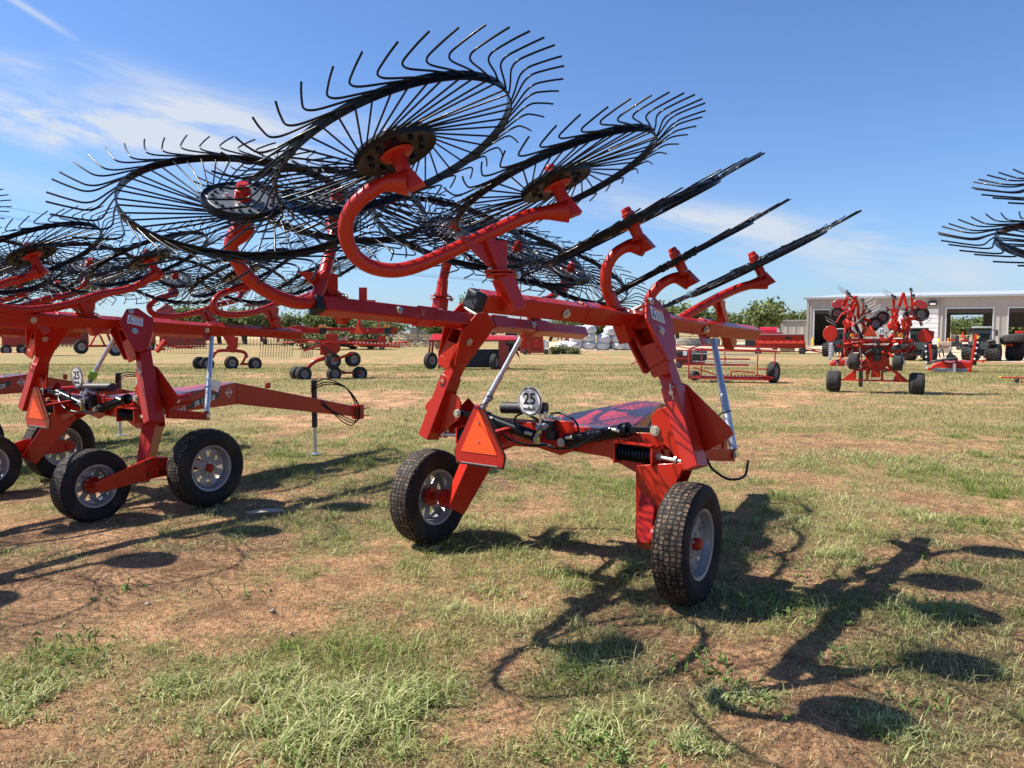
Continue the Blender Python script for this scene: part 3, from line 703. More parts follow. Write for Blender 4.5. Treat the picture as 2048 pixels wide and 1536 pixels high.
    mb = MB(); mb.prism(disc(.080, .0045, 0), n*.002); part(mb, 'sign_face', 'decalwhite', s)
    text('25', 'sign_text', 'decalblack', s, c+n*.007+Z*.014*k, fr.R, Z, .098*k, .0022)
    text('mile/h', 'sign_text', 'decalblack', s, c+n*.007-Z*.046*k, fr.R, Z, .038*k, .0006)
    mb = MB(); mb.beam(c-n*.004-Z*.09*k, pt(sg[1][0][0]-.02, .12, .98), .03, .01); part(mb, 'sign_bracket', 'matte', s)
    if jack:
        mb = MB(); mb.beam(pt(-.09, 3.05, .98), pt(-.09, 3.05, .36), .06, .06); j = part(mb, 'jack', 'matte', root, bevel=.004)
        mb = MB(); mb.cyl(pt(-.09, 3.05, .38), pt(-.09, 3.05, .02), .024); mb.box(pt(-.09, 3.05, .014), fr.R*.07, fr.F*.06, Z*.006); part(mb, 'jack_foot', 'galv', j)
        mb = MB()
        for o_ in (0, .04, -.03): mb.tube(smooth_path([pt(-.10, 3.0, .86+o_), pt(.02, 3.15, .95+o_), pt(.08, 3.45, .86), pt(.09, 3.66-o_, .6), pt(.09, 3.62-o_, .38-o_*.6), pt(.09, 3.35, .47-o_), pt(.07, 3.0, .70+o_)]), .008, 8)
        part(mb, 'hose_loop', 'black', root)

# ------------------------------------------------------------------ the near rake, fitted to the photograph
def sub_n(fr, n): q = fr.inv(fr.O+V(n)); return q
def near_rake():
    fr = MAIN
    root = thing('hay_rake', 'nearest red V rake with ten black spiked wheels folded up, front centre of the photo', 'hay rake', (fr.O.x, fr.O.y, 0), 'red wheel rakes parked in a row on the grass')
    build_chassis(root, fr, False, 0, beam=(-1.36, 1.72), signs=((tuple(fr.at(959, 866, 'f', -.35)), 1.12), (tuple(fr.at(1060, 803, 'f', -.04)), 1.08)), fold=1.5, hitch=2.9, jack=False)
    wh = dict(A=(791, 302, 3.30, 23.2, .38, .97), B=(1112, 366, 3.80, 24.5, .24, .95), C=(1264, 446, 4.45, 26.7, .03, .97), D=(1356, 521, 5.0, 27.8, .005, .93), E=(1513, 527, 5.7, 26, -.03, .95),
              F=(486, 404, 3.95, -4, -.41, 1.06), G=(674, 404, 4.75, -9, -.36, 1.0), H=(908, 462, 5.3, -17, -.33, 1.0), I=(1032, 505, 5.95, -19, -.31, 1.0), J=(1138, 545, 6.8, -22, -.33, 1.0))
    N = {}; Cc = {}
    for k, (x, y, d, sl, ra, sc) in wh.items():
        N[k] = fit_normal(x, y, sl, ra); Cc[k] = P(x, y, d); rake_wheel(root, Cc[k], N[k], -1 if k in 'ABCDE' else 1, sc, spin=ord(k)*2.3)
    def px(*l): return [P(*q) for q in l]
    arm(root, px((768, 368, 3.3), (728, 392, 3.28), (699, 425, 3.3), (691, 462, 3.33), (703, 502, 3.38), (736, 531, 3.43), (785, 541, 3.48), (835, 531, 3.53), (900, 503, 3.6), (975, 468, 3.68), (1060, 431, 3.78)), Cc['A'], N['A'], Cc['B'], N['B'])
    pivot(root, P(973, 478, 3.68), P(1012, 572, 3.72), fr.R*.2+fr.F)
    arm(root, px((1258, 492, 4.5), (1230, 508, 4.5), (1214, 536, 4.5), (1212, 570, 4.52), (1222, 602, 4.55), (1244, 650, 4.6)), Cc['C'], N['C'])
    pivot(root, P(1218, 585, 4.56), P(1240, 642, 4.6), fr.F, False)
    arm(root, px((1348, 556, 5.05), (1318, 572, 5.05), (1299, 598, 5.05), (1296, 630, 5.1), (1318, 655, 5.2), (1345, 648, 5.3), (1390, 620, 5.45), (1440, 593, 5.6), (1485, 574, 5.7)), Cc['D'], N['D'], Cc['E'], N['E'])
    pivot(root, P(1436, 600, 5.62), P(1455, 668, 5.85), fr.F)
    arm(root, px((462, 490, 4.0), (476, 526, 4.05), (504, 562, 4.1), (552, 592, 4.2), (600, 606, 4.3), (628, 598, 4.4), (642, 570, 4.5), (654, 528, 4.6), (668, 470, 4.75)), Cc['F'], N['F'], Cc['G'], N['G'], r=.037)
    pivot(root, P(640, 545, 4.5), P(672, 606, 4.62), fr.F)
    arm(root, px((893, 530, 5.4), (884, 570, 5.4), (880, 612, 5.4)), Cc['H'], N['H'])
    pivot(root, P(886, 560, 5.4), P(880, 612, 5.4), fr.F, False)
    arm(root, px((1010, 550, 6.1), (1020, 590, 6.1), (1060, 612, 6.3), (1100, 596, 6.6)), Cc['I'], N['I'], Cc['J'], N['J'])
    pivot(root, P(1062, 615, 6.35), P(1072, 650, 6.5), fr.F)
    # hose loop hanging at the right wing
    mb = MB(); mb.tube(smooth_path([fr.w(1.10, .15, .84), fr.w(1.12, .2, .77), fr.w(1.17, .32, .70), fr.w(1.21, .47, .70), fr.w(1.19, .58, .78)]), .008, 8); part(mb, 'hose', 'black', root)
    mb = MB(); a = P(862, 622, 5.35); mb.tube(smooth_path([a, P(855, 640, 5.3), P(862, 652, 5.3), P(868, 640, 5.3), P(868, 622, 5.35)]), .006, 6); mb.beam(P(848, 619, 5.32), P(884, 622, 5.36), .03, .03); part(mb, 'lock_pin', 'galv', root)
    mb = MB(); mb.beam(P(726, 606, 4.85), P(726, 575, 4.85), .05, .02); mb.beam(P(726, 602, 4.85), P(745, 602, 4.95), .05, .012); part(mb, 'boom_bracket', 'red', root, bevel=.003)
    nR = sum((sub_n(fr, N[k]) for k in 'ABCDE'), V((0, 0, 0))).normalized(); nL = sum((sub_n(fr, N[k]) for k in 'FGHIJ'), V((0, 0, 0))).normalized()
    return nR, nL
nR, nL = near_rake()
print('normals', nR, nL)

def other_rake(O, h, label, fR, fL, **k):
    fr = Fr(O, h); root = thing('hay_rake', label, 'hay rake', (fr.O.x, fr.O.y, 0), 'red wheel rakes parked in a row on the grass')
    beam = k.get('beam', (-2.1, 2.25)); build_chassis(root, fr, True, 0, decal='112', beam=beam, signs=k.get('signs'))
    # chassis is built about the posts; the tandem wheels straddle them
    for g, fs, n in ((1, fR, nR), (-1, fL, nL)):
        nn = fr.R*n.x+fr.F*n.y+Z*n.z; cs = []
        for i, f in enumerate(fs):
            c = fr.w(g*(.62+.02*i), f, 2.26-.012*i+.05*(i % 2)); cs.append(c); rake_wheel(root, c, nn, -g, 1.0, spin=i*3.1+g)
        for i in range(0, len(fs)-1, 2):
            f0, f1 = fs[i], fs[i+1]; w = lambda s, f, z: fr.w(g*s, f, z)
            arm(root, [w(.62, f0-.05, 2.04), w(.66, f0-.26, 1.97), w(.68, f0-.34, 1.88), w(.68, f0-.28, 1.80), w(.68, f0-.05, 1.78), w(.67, f0+.25, 1.83), w(.66, f0+.55, 1.93), w(.65, f1-.18, 2.0)], cs[i], nn, cs[i+1], nn)
            pivot(root, w(.67, f0+.38, 1.87), w(.66, f0+.46, 1.70), fr.F)
        if len(fs) % 2: arm(root, [fr.w(g*.66, fs[-1], 1.98), fr.w(g*.66, fs[-1]+.03, 1.85), fr.w(g*.67, fs[-1]+.03, 1.66)], cs[-1], nn)
    return root, fr
h2 = 32; F2 = V((math.sin(R_(h2)), math.cos(R_(h2))))
r2, fr2 = other_rake((-4.11, 7.34), h2, 'second red wheel rake left of centre, its drawbar and jack stretching right', [-2.7, -1.7, -.73, .3, 1.32, 2.4], [-2.5, -1.5, -.5, .5, 1.5, 2.5], beam=(-2.9, 2.0))
r3, fr3 = other_rake((-7.56, 9.12), h2, 'farthest left red wheel rake, mostly cut off by the left edge of the photo', [-.73, .3, 1.32, 2.4], [-.5, .5, 1.5, 2.5], beam=(-2.0, 2.0))
# clip and tag on the second rake's stays
mb = MB(); t0, t1 = fr2.w(-.83, .84, 1.55), fr2.w(-1.10, .56, .845); mb.beam(t0.lerp(t1, .55), t0.lerp(t1, .66), .075, .075); part(mb, 'clip', 'green', r2, bevel=.004)
mb = MB(); t0, t1 = fr2.w(.83, .84, 1.55), fr2.w(1.10, .56, .845); c = t0.lerp(t1, .62); mb.prism([c+fr2.R*.02+Z*.04, c+fr2.F*.14+Z*.0, c+fr2.F*.10-Z*.10, c-Z*.05], fr2.R*.004); part(mb, 'paper_tag', 'white', r2)
def right_rake():
    fr = Fr((5.05, 4.35), 60); root = thing('hay_rake', 'rake at the right edge of which only two spiked wheels reach into the photo', 'hay rake', (fr.O.x, fr.O.y, 0), 'red wheel rakes parked in a row on the grass')
    build_chassis(root, fr, False, 0, beam=(-1.5, 1.72))
    n = fit_normal(2230, 480, -4, -.20); n2 = fit_normal(2300, 380, -2, -.16)
    c1, c2 = P(2246, 488, 3.85), P(2360, 383, 3.5)
    rake_wheel(root, c1, n, 1, 1, 3); rake_wheel(root, c2, n2, 1, 1, 7)
    arm(root, [c1-Z*.3+fr.F*.1, c1-Z*.42+fr.F*.3], c1, n); arm(root, [c2-Z*.3, c2-Z*.5+fr.F*.2], c2, n2)
    nn = fr.R*nL.x+fr.F*nL.y+Z*nL.z
    for f in (.3, 1.2):
        c = fr.w(-.62, f, 2.2); rake_wheel(root, c, nn, 1, 1, f*20); arm(root, [c-Z*.25, c-Z*.48], c, nn)
    nn = fr.R*nR.x+fr.F*nR.y+Z*nR.z
    for f in (-1., 0, 1.):
        c = fr.w(.62, f, 2.2); rake_wheel(root, c, nn, -1, 1, f*20); arm(root, [c-Z*.25, c-Z*.48], c, nn)
right_rake()
# ------------------------------------------------------------------ terrain, grass
def vnoise(x, y, seed):
    rs = np.random.RandomState(seed); T = rs.rand(256, 256)
    xi = np.floor(x).astype(int); yi = np.floor(y).astype(int); fx = x-xi; fy = y-yi; fx = fx*fx*(3-2*fx); fy = fy*fy*(3-2*fy)
    g = lambda a, b: T[a % 256, b % 256]
    return (g(xi, yi)*(1-fx)+g(xi+1, yi)*fx)*(1-fy)+(g(xi, yi+1)*(1-fx)+g(xi+1, yi+1)*fx)*fy
def fbm(x, y, f, o, seed):
    s = 0; a = 1; t = 0
    for i in range(o): s = s+a*vnoise(x*f+17*i, y*f-9*i, seed+i); t += a; a *= .55; f *= 2.03
    return s/t
def gxy(px, py):
    v = (768-py)/1540; dz = -SP+v*CP; d = -CAM_H/dz; return d*(px-1024)/1540, d*(CP+v*SP)
# patches seen in the photo: pixel centre, pixel half width/height, + grass or - bare soil
PATCH = [(380, 1160, 260, 60, -.5), (150, 1200, 170, 40, -.3), (700, 1130, 100, 40, -.45), (480, 1230, 90, 30, -.3), (1560, 1290, 120, 50, -.32), (1430, 1330, 120, 40, -.35), (1800, 1400, 110, 50, -.3), (1620, 1500, 90, 50, -.5), (1000, 1430, 60, 50, -.3),
         (1560, 1110, 60, 25, -.35), (60, 1450, 80, 80, -.3), (660, 1430, 200, 110, .45), (1180, 1320, 110, 80, .25), (1120, 1500, 110, 40, .3), (1880, 1250, 150, 60, .3), (1350, 1420, 120, 50, .25), (850, 1250, 180, 60, .22), (1650, 1080, 120, 30, .3), (1150, 980, 200, 60, .2),
         (150, 1400, 130, 60, .25), (1900, 1500, 100, 40, .3), (1500, 880, 200, 22, -.3), (1850, 900, 180, 16, -.15), (700, 830, 120, 25, -.35), (900, 870, 90, 20, -.2), (1700, 1020, 200, 30, .22)]
PW = []
for px, py, a, b, k in PATCH:
    x0, y0 = gxy(px, py); x1, _ = gxy(px+a, py); _, y1 = gxy(px, py-b); PW.append((x0, y0, abs(x1-x0), abs(y1-y0), k))
def cover(x, y):
    c = fbm(x, y, .55, 4, 11)*.38+fbm(x, y, 2.2, 4, 31)*.36+fbm(x, y, 8., 3, 131)*.26
    c = (c-.5)*3.3+.60
    for x0, y0, a, b, k in PW:
        q = ((x-x0)/a)**2+((y-y0)/b)**2; c = c+k*np.exp(-q)
    band = fbm(x*.25, y, .22, 3, 51)          # long drive tracks across the field
    far = np.clip((y-9)/6, 0, 1); c = c+far*((band-.5)*1.4+.20)
    return np.clip(c, 0, 1)
def height(x, y):
    near = np.exp(-np.maximum(0, y-10)/14)
    return ((fbm(x, y, .7, 3, 71)-.5)*.05+(fbm(x, y, 5, 3, 81)-.5)*.022)*near
def drop(y):
    t = np.clip((y-24)/30, 0, 1); return -DROP*t*t*(3-2*t)
def make_ground():
    n = 620; u = np.linspace(-1, 1, n); k = 10.5
    xs = np.sinh(u*k)/np.sinh(k)*2500; ys = 4+np.sinh(np.linspace(-.80, 1, n)*k)/np.sinh(k)*3500
    X, Y = np.meshgrid(xs, ys); H = height(X, Y)+drop(Y)
    v = np.stack([X, Y, H], -1).reshape(-1, 3)
    idx = np.arange(n*n).reshape(n, n); q = np.stack([idx[:-1, :-1], idx[:-1, 1:], idx[1:, 1:], idx[1:, :-1]], -1).reshape(-1, 4)
    me = bpy.data.meshes.new('ground'); me.vertices.add(n*n); me.vertices.foreach_set('co', v.ravel())
    me.loops.add(q.size); me.loops.foreach_set('vertex_index', q.ravel()); me.polygons.add(len(q)); me.polygons.foreach_set('loop_start', np.arange(len(q))*4)
    me.update(calc_edges=True); me.polygons.foreach_set('use_smooth', [True]*len(q))
    a = me.attributes.new('cover', 'FLOAT', 'POINT'); a.data.foreach_set('value', cover(X, Y).ravel().astype(np.float32))
    me.materials.append(M['ground']); o = link(bpy.data.objects.new('ground', me)); o['kind'] = 'structure'
make_ground()
def blades(name, n, y0, y1, hmin, hmax, w, colA, colB, seed, dens, lean=(.3, 1.0), pw=1.7, flat=False, xl=.74, tuft=0):
    rs = np.random.RandomState(seed)
    y = (y0**pw+(y1**pw-y0**pw)*rs.rand(n))**(1/pw); x = (rs.rand(n)*2-1)*(y*xl+.4)
    if tuft:
        m = n//tuft; i = rs.randint(0, m, n); sp = .035+.0*y[i]; x = x[i]+rs.randn(n)*sp; y = y[i]+rs.randn(n)*sp
    c = cover(x, y); keep = rs.rand(n) < dens(c); x, y, c = x[keep], y[keep], c[keep]; n = len(x)
    z = height(x, y)+drop(y); h = (hmin+(hmax-hmin)*rs.rand(n)**2.)*(.55+.75*c); sc = np.maximum(1, y/7.)
    a = rs.rand(n)*2*np.pi; ln = lean[0]+(lean[1]-lean[0])*rs.rand(n); dx, dy = np.cos(a), np.sin(a)
    ww = w*(.7+.6*rs.rand(n))*sc**.9; b = a+np.pi/2+rs.randn(n)*.4; wx, wy = np.cos(b)*ww/2, np.sin(b)*ww/2
    p = np.stack([x, y, z], -1); o = lambda k, zk: np.stack([dx*h*ln*k, dy*h*ln*k, h*zk], -1); W = np.stack([wx, wy, 0*wx], -1)
    if flat: o = lambda k, zk: np.stack([dx*h*k, dy*h*k, .004+0*h+h*.12*k*rs.rand(n)], -1)
    base = p-np.array([0, 0, .004]) if not flat else p
    v = np.stack([base-W, base+W, base+o(.35, .6)-W*.8, base+o(.35, .6)+W*.8, base+o(1., .95*(1-.25*1))], 1).reshape(-1, 3)
    i = np.arange(n)*5; quads = np.stack([i, i+1, i+3, i+2], -1); tris = np.stack([i+2, i+3, i+4], -1)
    lv = np.concatenate([quads.ravel(), tris.ravel()]); ls = np.concatenate([np.arange(n)*4, n*4+np.arange(n)*3])
    me = bpy.data.meshes.new(name); me.vertices.add(n*5); me.vertices.foreach_set('co', v.astype(np.float32).ravel())
    me.loops.add(len(lv)); me.loops.foreach_set('vertex_index', lv); me.polygons.add(2*n); me.polygons.foreach_set('loop_start', ls); me.update(calc_edges=True)
    A, B = np.array(colA), np.array(colB); t = np.clip(rs.rand(n)*.8+(1-c)*.5+(fbm(x, y, 1.3, 2, 91)-.5)*1.2, 0, 1)[:, None]
    col = (A*(1-t)+B*t)*(.28+1.1*rs.rand(n)**1.2)[:, None]; col = np.concatenate([col, np.ones((n, 1))], 1)
    at = me.attributes.new('col', 'FLOAT_COLOR', 'POINT'); at.data.foreach_set('color', np.repeat(col, 5, 0).astype(np.float32).ravel())
    me.materials.append(M['blade']); ob = link(bpy.data.objects.new(name, me)); return ob
g1 = blades('short_grass', 520000, 2.3, 13, .010, .048, .0030, (.20, .26, .05), (.68, .57, .30), 1, lambda c: np.clip((c-.14)*1.6, .05, 1), lean=(.5, 1.7), pw=1.5)
tag(g1, 'short green and straw coloured grass growing in patches on the field', 'grass', kind='stuff')
g2 = blades('grass_tufts', 130000, 2.3, 12, .03, .10, .0042, (.17, .26, .045), (.62, .60, .28), 2, lambda c: np.clip((c-.55)*2.6, 0, 1), lean=(.6, 1.7), pw=1.5, tuft=38)
tag(g2, 'longer green grass tufts with arching blades', 'grass', kind='stuff')
g3 = blades('dry_straw', 460000, 2.3, 13, .012, .095, .0030, (.72, .56, .33), (.28, .17, .09), 3, lambda c: .85-.35*c, flat=True, pw=1.5)
tag(g3, 'broken dry straw lying flat on the red soil', 'straw', kind='stuff')
g5 = blades('dark_litter', 130000, 2.3, 11, .006, .060, .0040, (.14, .075, .04), (.30, .19, .11), 6, lambda c: .9-.5*c, flat=True, pw=1.5)
tag(g5, 'dark crumbs of dead thatch and clods on the soil', 'litter', kind='stuff')
g4 = blades('distant_grass', 300000, 12, 50, .030, .075, .0042, (.18, .22, .05), (.54, .45, .23), 4, lambda c: np.clip((c-.05)*1.5, .08, 1), lean=(.4, 1.3), pw=1.3)
tag(g4, 'mown grass and hay stubble of the farther field', 'grass', kind='stuff')
def long_clump(name, spots, label, seed, colA, colB):
    rs = np.random.RandomState(seed); out = []
    xs, ys, hs = [], [], []
    for px, py, rx, ry, n, h in spots:
        x0, y0 = gxy(px, py); x1, _ = gxy(px+rx, py); _, y1 = gxy(px, py-ry)
        a = rs.rand(n)*6.283; r = np.sqrt(rs.rand(n)); m = max(1, n//22); n = int(n*.5); a = a[:n]; cx = rs.randn(m)*.55; cy = rs.randn(m)*.55; i = rs.randint(0, m, n); h = h*.72
        xs.append(x0+cx[i]*(x1-x0)+rs.randn(n)*.018); ys.append(y0+cy[i]*abs(y1-y0)+rs.randn(n)*.018); hs.append(h*(.3+.9*rs.rand(n)**1.5)*np.exp(-.12*(cx[i]**2+cy[i]**2)))
    x, y, h = map(np.concatenate, (xs, ys, hs)); n = len(x); z = height(x, y)
    a = rs.rand(n)*6.283; dx, dy = np.cos(a), np.sin(a); ln = .5+1.0*rs.rand(n); b = a+1.57+rs.randn(n)*.3; w = .0030*(.7+.7*rs.rand(n))
    W = np.stack([np.cos(b)*w, np.sin(b)*w, 0*w], -1); p = np.stack([x, y, z-.004], -1); o = lambda k, zk: np.stack([dx*h*ln*k, dy*h*ln*k, h*zk], -1)
    v = np.stack([p-W, p+W, p+o(.22, .42)-W*.9, p+o(.22, .42)+W*.9, p+o(.6, .72)-W*.6, p+o(.6, .72)+W*.6, p+o(1, .70)], 1).reshape(-1, 3)
    i = np.arange(n)*7; quads = np.concatenate([np.stack([i, i+1, i+3, i+2], -1), np.stack([i+2, i+3, i+5, i+4], -1)]); tris = np.stack([i+4, i+5, i+6], -1)
    me = bpy.data.meshes.new(name); me.vertices.add(n*7); me.vertices.foreach_set('co', v.astype(np.float32).ravel()); lv = np.concatenate([quads.ravel(), tris.ravel()]); ls = np.concatenate([np.arange(2*n)*4, 8*n+np.arange(n)*3])
    me.loops.add(len(lv)); me.loops.foreach_set('vertex_index', lv); me.polygons.add(3*n); me.polygons.foreach_set('loop_start', ls); me.update(calc_edges=True)
    t = rs.rand(n)[:, None]; col = (np.array(colA)*(1-t)+np.array(colB)*t)*(.6+.7*rs.rand(n))[:, None]; at = me.attributes.new('col', 'FLOAT_COLOR', 'POINT')
    at.data.foreach_set('color', np.repeat(np.concatenate([col, np.ones((n, 1))], 1), 7, 0).astype(np.float32).ravel()); me.materials.append(M['blade']); tag(link(bpy.data.objects.new(name, me)), label, 'grass', kind='stuff')
long_clump('long_grass', [(650, 1450, 190, 90, 5200, .15), (820, 1400, 90, 50, 1500, .11), (1170, 1330, 60, 30, 1200, .08), (1190, 1470, 60, 40, 1400, .09), (560, 1360, 60, 30, 700, .10), (60, 1400, 90, 50, 1600, .10), (1480, 1400, 80, 30, 1300, .08), (1600, 1050, 30, 14, 500, .10), (1690, 1120, 50, 16, 700, .10), (1860, 1230, 110, 25, 1800, .11), (1800, 1470, 60, 30, 900, .10), (1390, 1500, 60, 30, 900, .08), (1520, 1225, 40, 12, 500, .10), (1000, 1180, 60, 20, 700, .08), (950, 1060, 60, 15, 600, .09), (330, 1380, 70, 30, 900, .08), (1850, 1040, 80, 14, 900, .09), (1450, 1190, 50, 15, 700, .08)],
           'long arching grass clumps in the foreground', 41, (.16, .25, .045), (.66, .62, .33))
def weeds():
    rs = random.Random(5); mb = MB(); cols = []
    for px, py in ((1210, 1510), (1250, 1525), (1180, 1500), (1640, 1240), (1560, 1130), (1390, 1330), (1420, 1345), (1500, 1400), (1130, 1300), (1710, 1330), (1530, 1225), (900, 1090), (480, 1185), (1600, 1160), (1760, 1190), (1500, 1080), (1880, 1130), (160, 1320), (110, 1290), (250, 1180), (1860, 1420)):
        x, y = gxy(px, py)
        for i in range(rs.randint(10, 20)):
            a = rs.uniform(0, 6.28); L = rs.uniform(.02, .07); c = V((x+rs.gauss(0, .10), y+rs.gauss(0, .09), .0)); c.z = float(height(np.array(c.x), np.array(c.y)))
            e = c+V((math.cos(a)*L, math.sin(a)*L, rs.uniform(.01, .06))); d = (e-c).normalized(); s = d.cross(Z).normalized()*.006
            mb.add([c-s*.3, c+s*.3, c.lerp(e, .5)+s+Z*.012, e, c.lerp(e, .5)-s+Z*.012], [(0, 1, 2, 3, 4)])
            for k in range(3):
                q = c.lerp(e, rs.uniform(.4, 1)); t = V((rs.uniform(-1, 1), rs.uniform(-1, 1), rs.uniform(-.2, .5))).normalized()*.014; u = t.cross(Z).normalized()*.006
                mb.add([q, q+t*.5+u, q+t, q+t*.5-u], [(0, 1, 2, 3)])
    m = mat('weed_green', (.17, .27, .06), .5, var=.3, vscale=20)
    o = solo(mb, 'low_weeds', m, 'bright green low broadleaf weeds scattered over the soil', 'weeds', (0, 0, 0), kind='stuff', smooth=0)
weeds()
def stones():
    rs = random.Random(9)
    def lump(px, py, r, name, m, label, flat=.6, cat='stone', sx=1):
        x, y = gxy(px, py); mb = MB(); n = 10
        prof = []
        c = V((x, y, r*flat*.5)); vs = []; fs = []
        for i in range(6):
            for k in range(n):
                th = math.pi*(i+.5)/6; q = 2*math.pi*k/n; rr = r*rs.uniform(.75, 1.1)
                vs.append(c+V((math.sin(th)*math.cos(q)*rr*sx, math.sin(th)*math.sin(q)*rr, math.cos(th)*rr*flat)))
        for i in range(5):
            for k in range(n): fs.append((i*n+k, i*n+(k+1) % n, (i+1)*n+(k+1) % n, (i+1)*n+k))
        fs += [tuple(range(n)), tuple(range(5*n, 6*n))]
        mb.add(vs, fs); solo(mb, name, m, label, cat, (x, y, 0), smooth=50)
    lump(873, 1102, .032, 'stone', 'rock', 'pale stone beside the left tyre of the nearest rake', .8)
    lump(582, 1268, .014, 'stone', 'rock', 'small pale stone on bare soil left of the long grass clump')
    lump(545, 1224, .020, 'stone', 'rock', 'small grey stone lying in dry grass in the left foreground')
    lump(828, 1355, .011, 'stone', 'rock', 'tiny pale stone in the grass at the bottom centre')
    lump(295, 1210, .020, 'stone', 'rock', 'flat brown stone in the bare patch at lower left')
    x, y = gxy(528, 1031); mb = MB()
    mb.prism([V((x-.15, y-.03, .035)), V((x-.03, y+.06, .045)), V((x+.12, y+.08, .04)), V((x+.16, y+.03, .032)), V((x+.02, y+.0, .030)), V((x-.08, y-.05, .03))], V((0, 0, .008)))
    solo(mb, 'cardboard_scrap', 'card', 'pale flat scrap of cardboard lying in front of the second rake', 'litter', (x, y, 0))
stones()
def pad():
    mb = MB(); pts = []
    near = [(1085, 703.5), (1300, 702), (1500, 702), (1620, 706), (1800, 716), (2000, 725), (2500, 735)]
    xy = [ground(*p)[0] for p in near]
    far = [V((300, 160, 0)), V((-8, 160, 0))]
    lo = xy+[V((150, 54, 0)), V((160, 175, 0)), V((6, 175, 0))]
    mb.add([V((p.x, p.y, gz(p.y)+.02)) for p in lo], [tuple(range(len(lo)))])
    o = solo(mb, 'gravel_yard', 'gravel', None, None, (0, 0, 0), kind='structure', smooth=0)
    mb = MB(); a = [ground(*p)[0] for p in ((280, 679), (600, 677), (1080, 679), (1085, 677), (600, 674.5), (280, 676))]
    mb.add([V((p.x, p.y, gz(p.y)+.02)) for p in a], [tuple(range(len(a)))]); solo(mb, 'dirt_road', 'gravel', None, None, (0, 0, 0), kind='structure', smooth=0)
pad()

# ------------------------------------------------------------------ trees
def tree_meshes(seed, kind):
    rs = random.Random(seed); nr = np.random.RandomState(seed); tk = MB(); tips = []
    H = 1.0
    def branch(p, d, r, L, lev):
        n = 4; pts = [p]; rr = [r]
        for i in range(n):
            d = (d+V((rs.gauss(0, .16), rs.gauss(0, .16), rs.gauss(.03, .08)))).normalized(); pts.append(pts[-1]+d*L/n); rr.append(r*(1-.5*(i+1)/n))
        tk.tube(pts, rr, 6)
        if lev >= 2: tips.append(pts[-1]); tips.append(pts[2]); return
        for k in range(rs.randint(3, 4)):
            q = pts[rs.randint(2, n)]; a = rs.uniform(0, 6.28); e = rs.uniform(.25, .9) if kind != 'tall' else rs.uniform(.6, 1.2)
            nd = V((math.cos(a)*math.cos(e), math.sin(a)*math.cos(e), math.sin(e))); branch(q, (nd+d*.4).normalized(), rr[-1]*.8, L*rs.uniform(.6, .85), lev+1)
    L0 = {'round': .34, 'tall': .45, 'bush': .18}[kind]
    for s in range(1 if kind == 'tall' else rs.randint(2, 3)):
        a = rs.uniform(0, 6.28); branch(V((0, 0, -.02)), V((math.cos(a)*.35, math.sin(a)*.35, 1)).normalized(), .035, L0, 0)
    vs = []; col = []
    per = 46 if kind != 'bush' else 34
    ls = .026
    for t in tips:
        k = rs.uniform(.08, .14)
        cl = rs.uniform(.7, 1.25)
        for i in range(per):
            q = V(nr.randn(3))*k*.62; q.z *= .75; c = t+q
            if c.z < .12: c.z = .12+abs(q.z)*.3
            a = V(nr.randn(3)).normalized()*ls*rs.uniform(.6, 1.3); b = a.cross(V(nr.randn(3))).normalized()*ls*rs.uniform(.5, 1)
            vs += [c-a-b, c+a-b*.6, c+a*.8+b, c-a*.7+b]; col.append(cl*rs.uniform(.7, 1.3))
    n = len(col); me = bpy.data.meshes.new('crown'); me.from_pydata([tuple(v) for v in vs], [], [(4*i, 4*i+1, 4*i+2, 4*i+3) for i in range(n)])
    base = {'round': (.15, .185, .065), 'tall': (.13, .17, .06), 'bush': (.17, .18, .08)}[kind]
    at = me.attributes.new('col', 'FLOAT_COLOR', 'POINT'); cc = np.ones((n*4, 4), np.float32); cc[:, :3] = np.repeat(np.array(col)[:, None]*np.array(base)[None], 4, 0); at.data.foreach_set('color', cc.ravel())
    me.materials.append(M['leaf']); tm = tk.mesh('trunk', 40); tm.materials.append(M['bark'])
    zmax = float(np.percentile([v[2] for v in vs], 98.5)); xr = float(np.percentile([abs(v[0]) for v in vs], 93)); return me, tm, zmax, xr
TREES = [tree_meshes(i+1, k) for i, k in enumerate(['round', 'round', 'round', 'tall', 'bush', 'bush'])]
def tree(x, ytop, half, d, k, label, group=None, spin=0):
    cm, tm, zm, xr = TREES[k]; p = P(x, 664, d); z0 = gz(p.y); top = P(x, ytop, d).z-z0; wdt = half*d/1540
    root = thing('tree' if k < 4 else 'bush', label, 'tree' if k < 4 else 'bush', (p.x, p.y, z0-(0 if k < 4 else .35)), group)
    root.rotation_euler.z = spin; root.scale = (wdt/xr*1.1, wdt/xr*1.1, top/zm*1.03)
    link(bpy.data.objects.new('trunk', tm), root); link(bpy.data.objects.new('crown', cm), root)
tree(1517, 608, 38, 112, 0, 'tallest spreading tree just left of the metal shop building', spin=.4)
tree(1460, 632, 44, 125, 1, 'green tree between the spreading tree and the raised rake wheels', spin=2)
tree(1415, 622, 48, 118, 2, 'bushy tree seen over the boom end of the nearest rake', spin=1)
tree(1352, 612, 44, 122, 0, 'open crowned tree right of the warning label post', spin=3)
tree(1585, 628, 34, 150, 1, 'tree rising behind the lean-to of the shop', spin=5)
tree(835, 632, 13, 160, 3, 'slim tall tree above the white pickup', spin=1)
ordn = 'leftmost second third fourth fifth sixth seventh eighth ninth tenth eleventh twelfth thirteenth'.split()
TP = ['above the left edge of the second rake']+[(o+' one' if k == 0 else o+' one from the left') + ' left of the nearest rake' for k, o in enumerate(ordn[:12])]+[(o+' one' if k == 0 else o+' one from the left')+' round the nearest rake\'s left post' for k, o in enumerate(ordn[:11])]
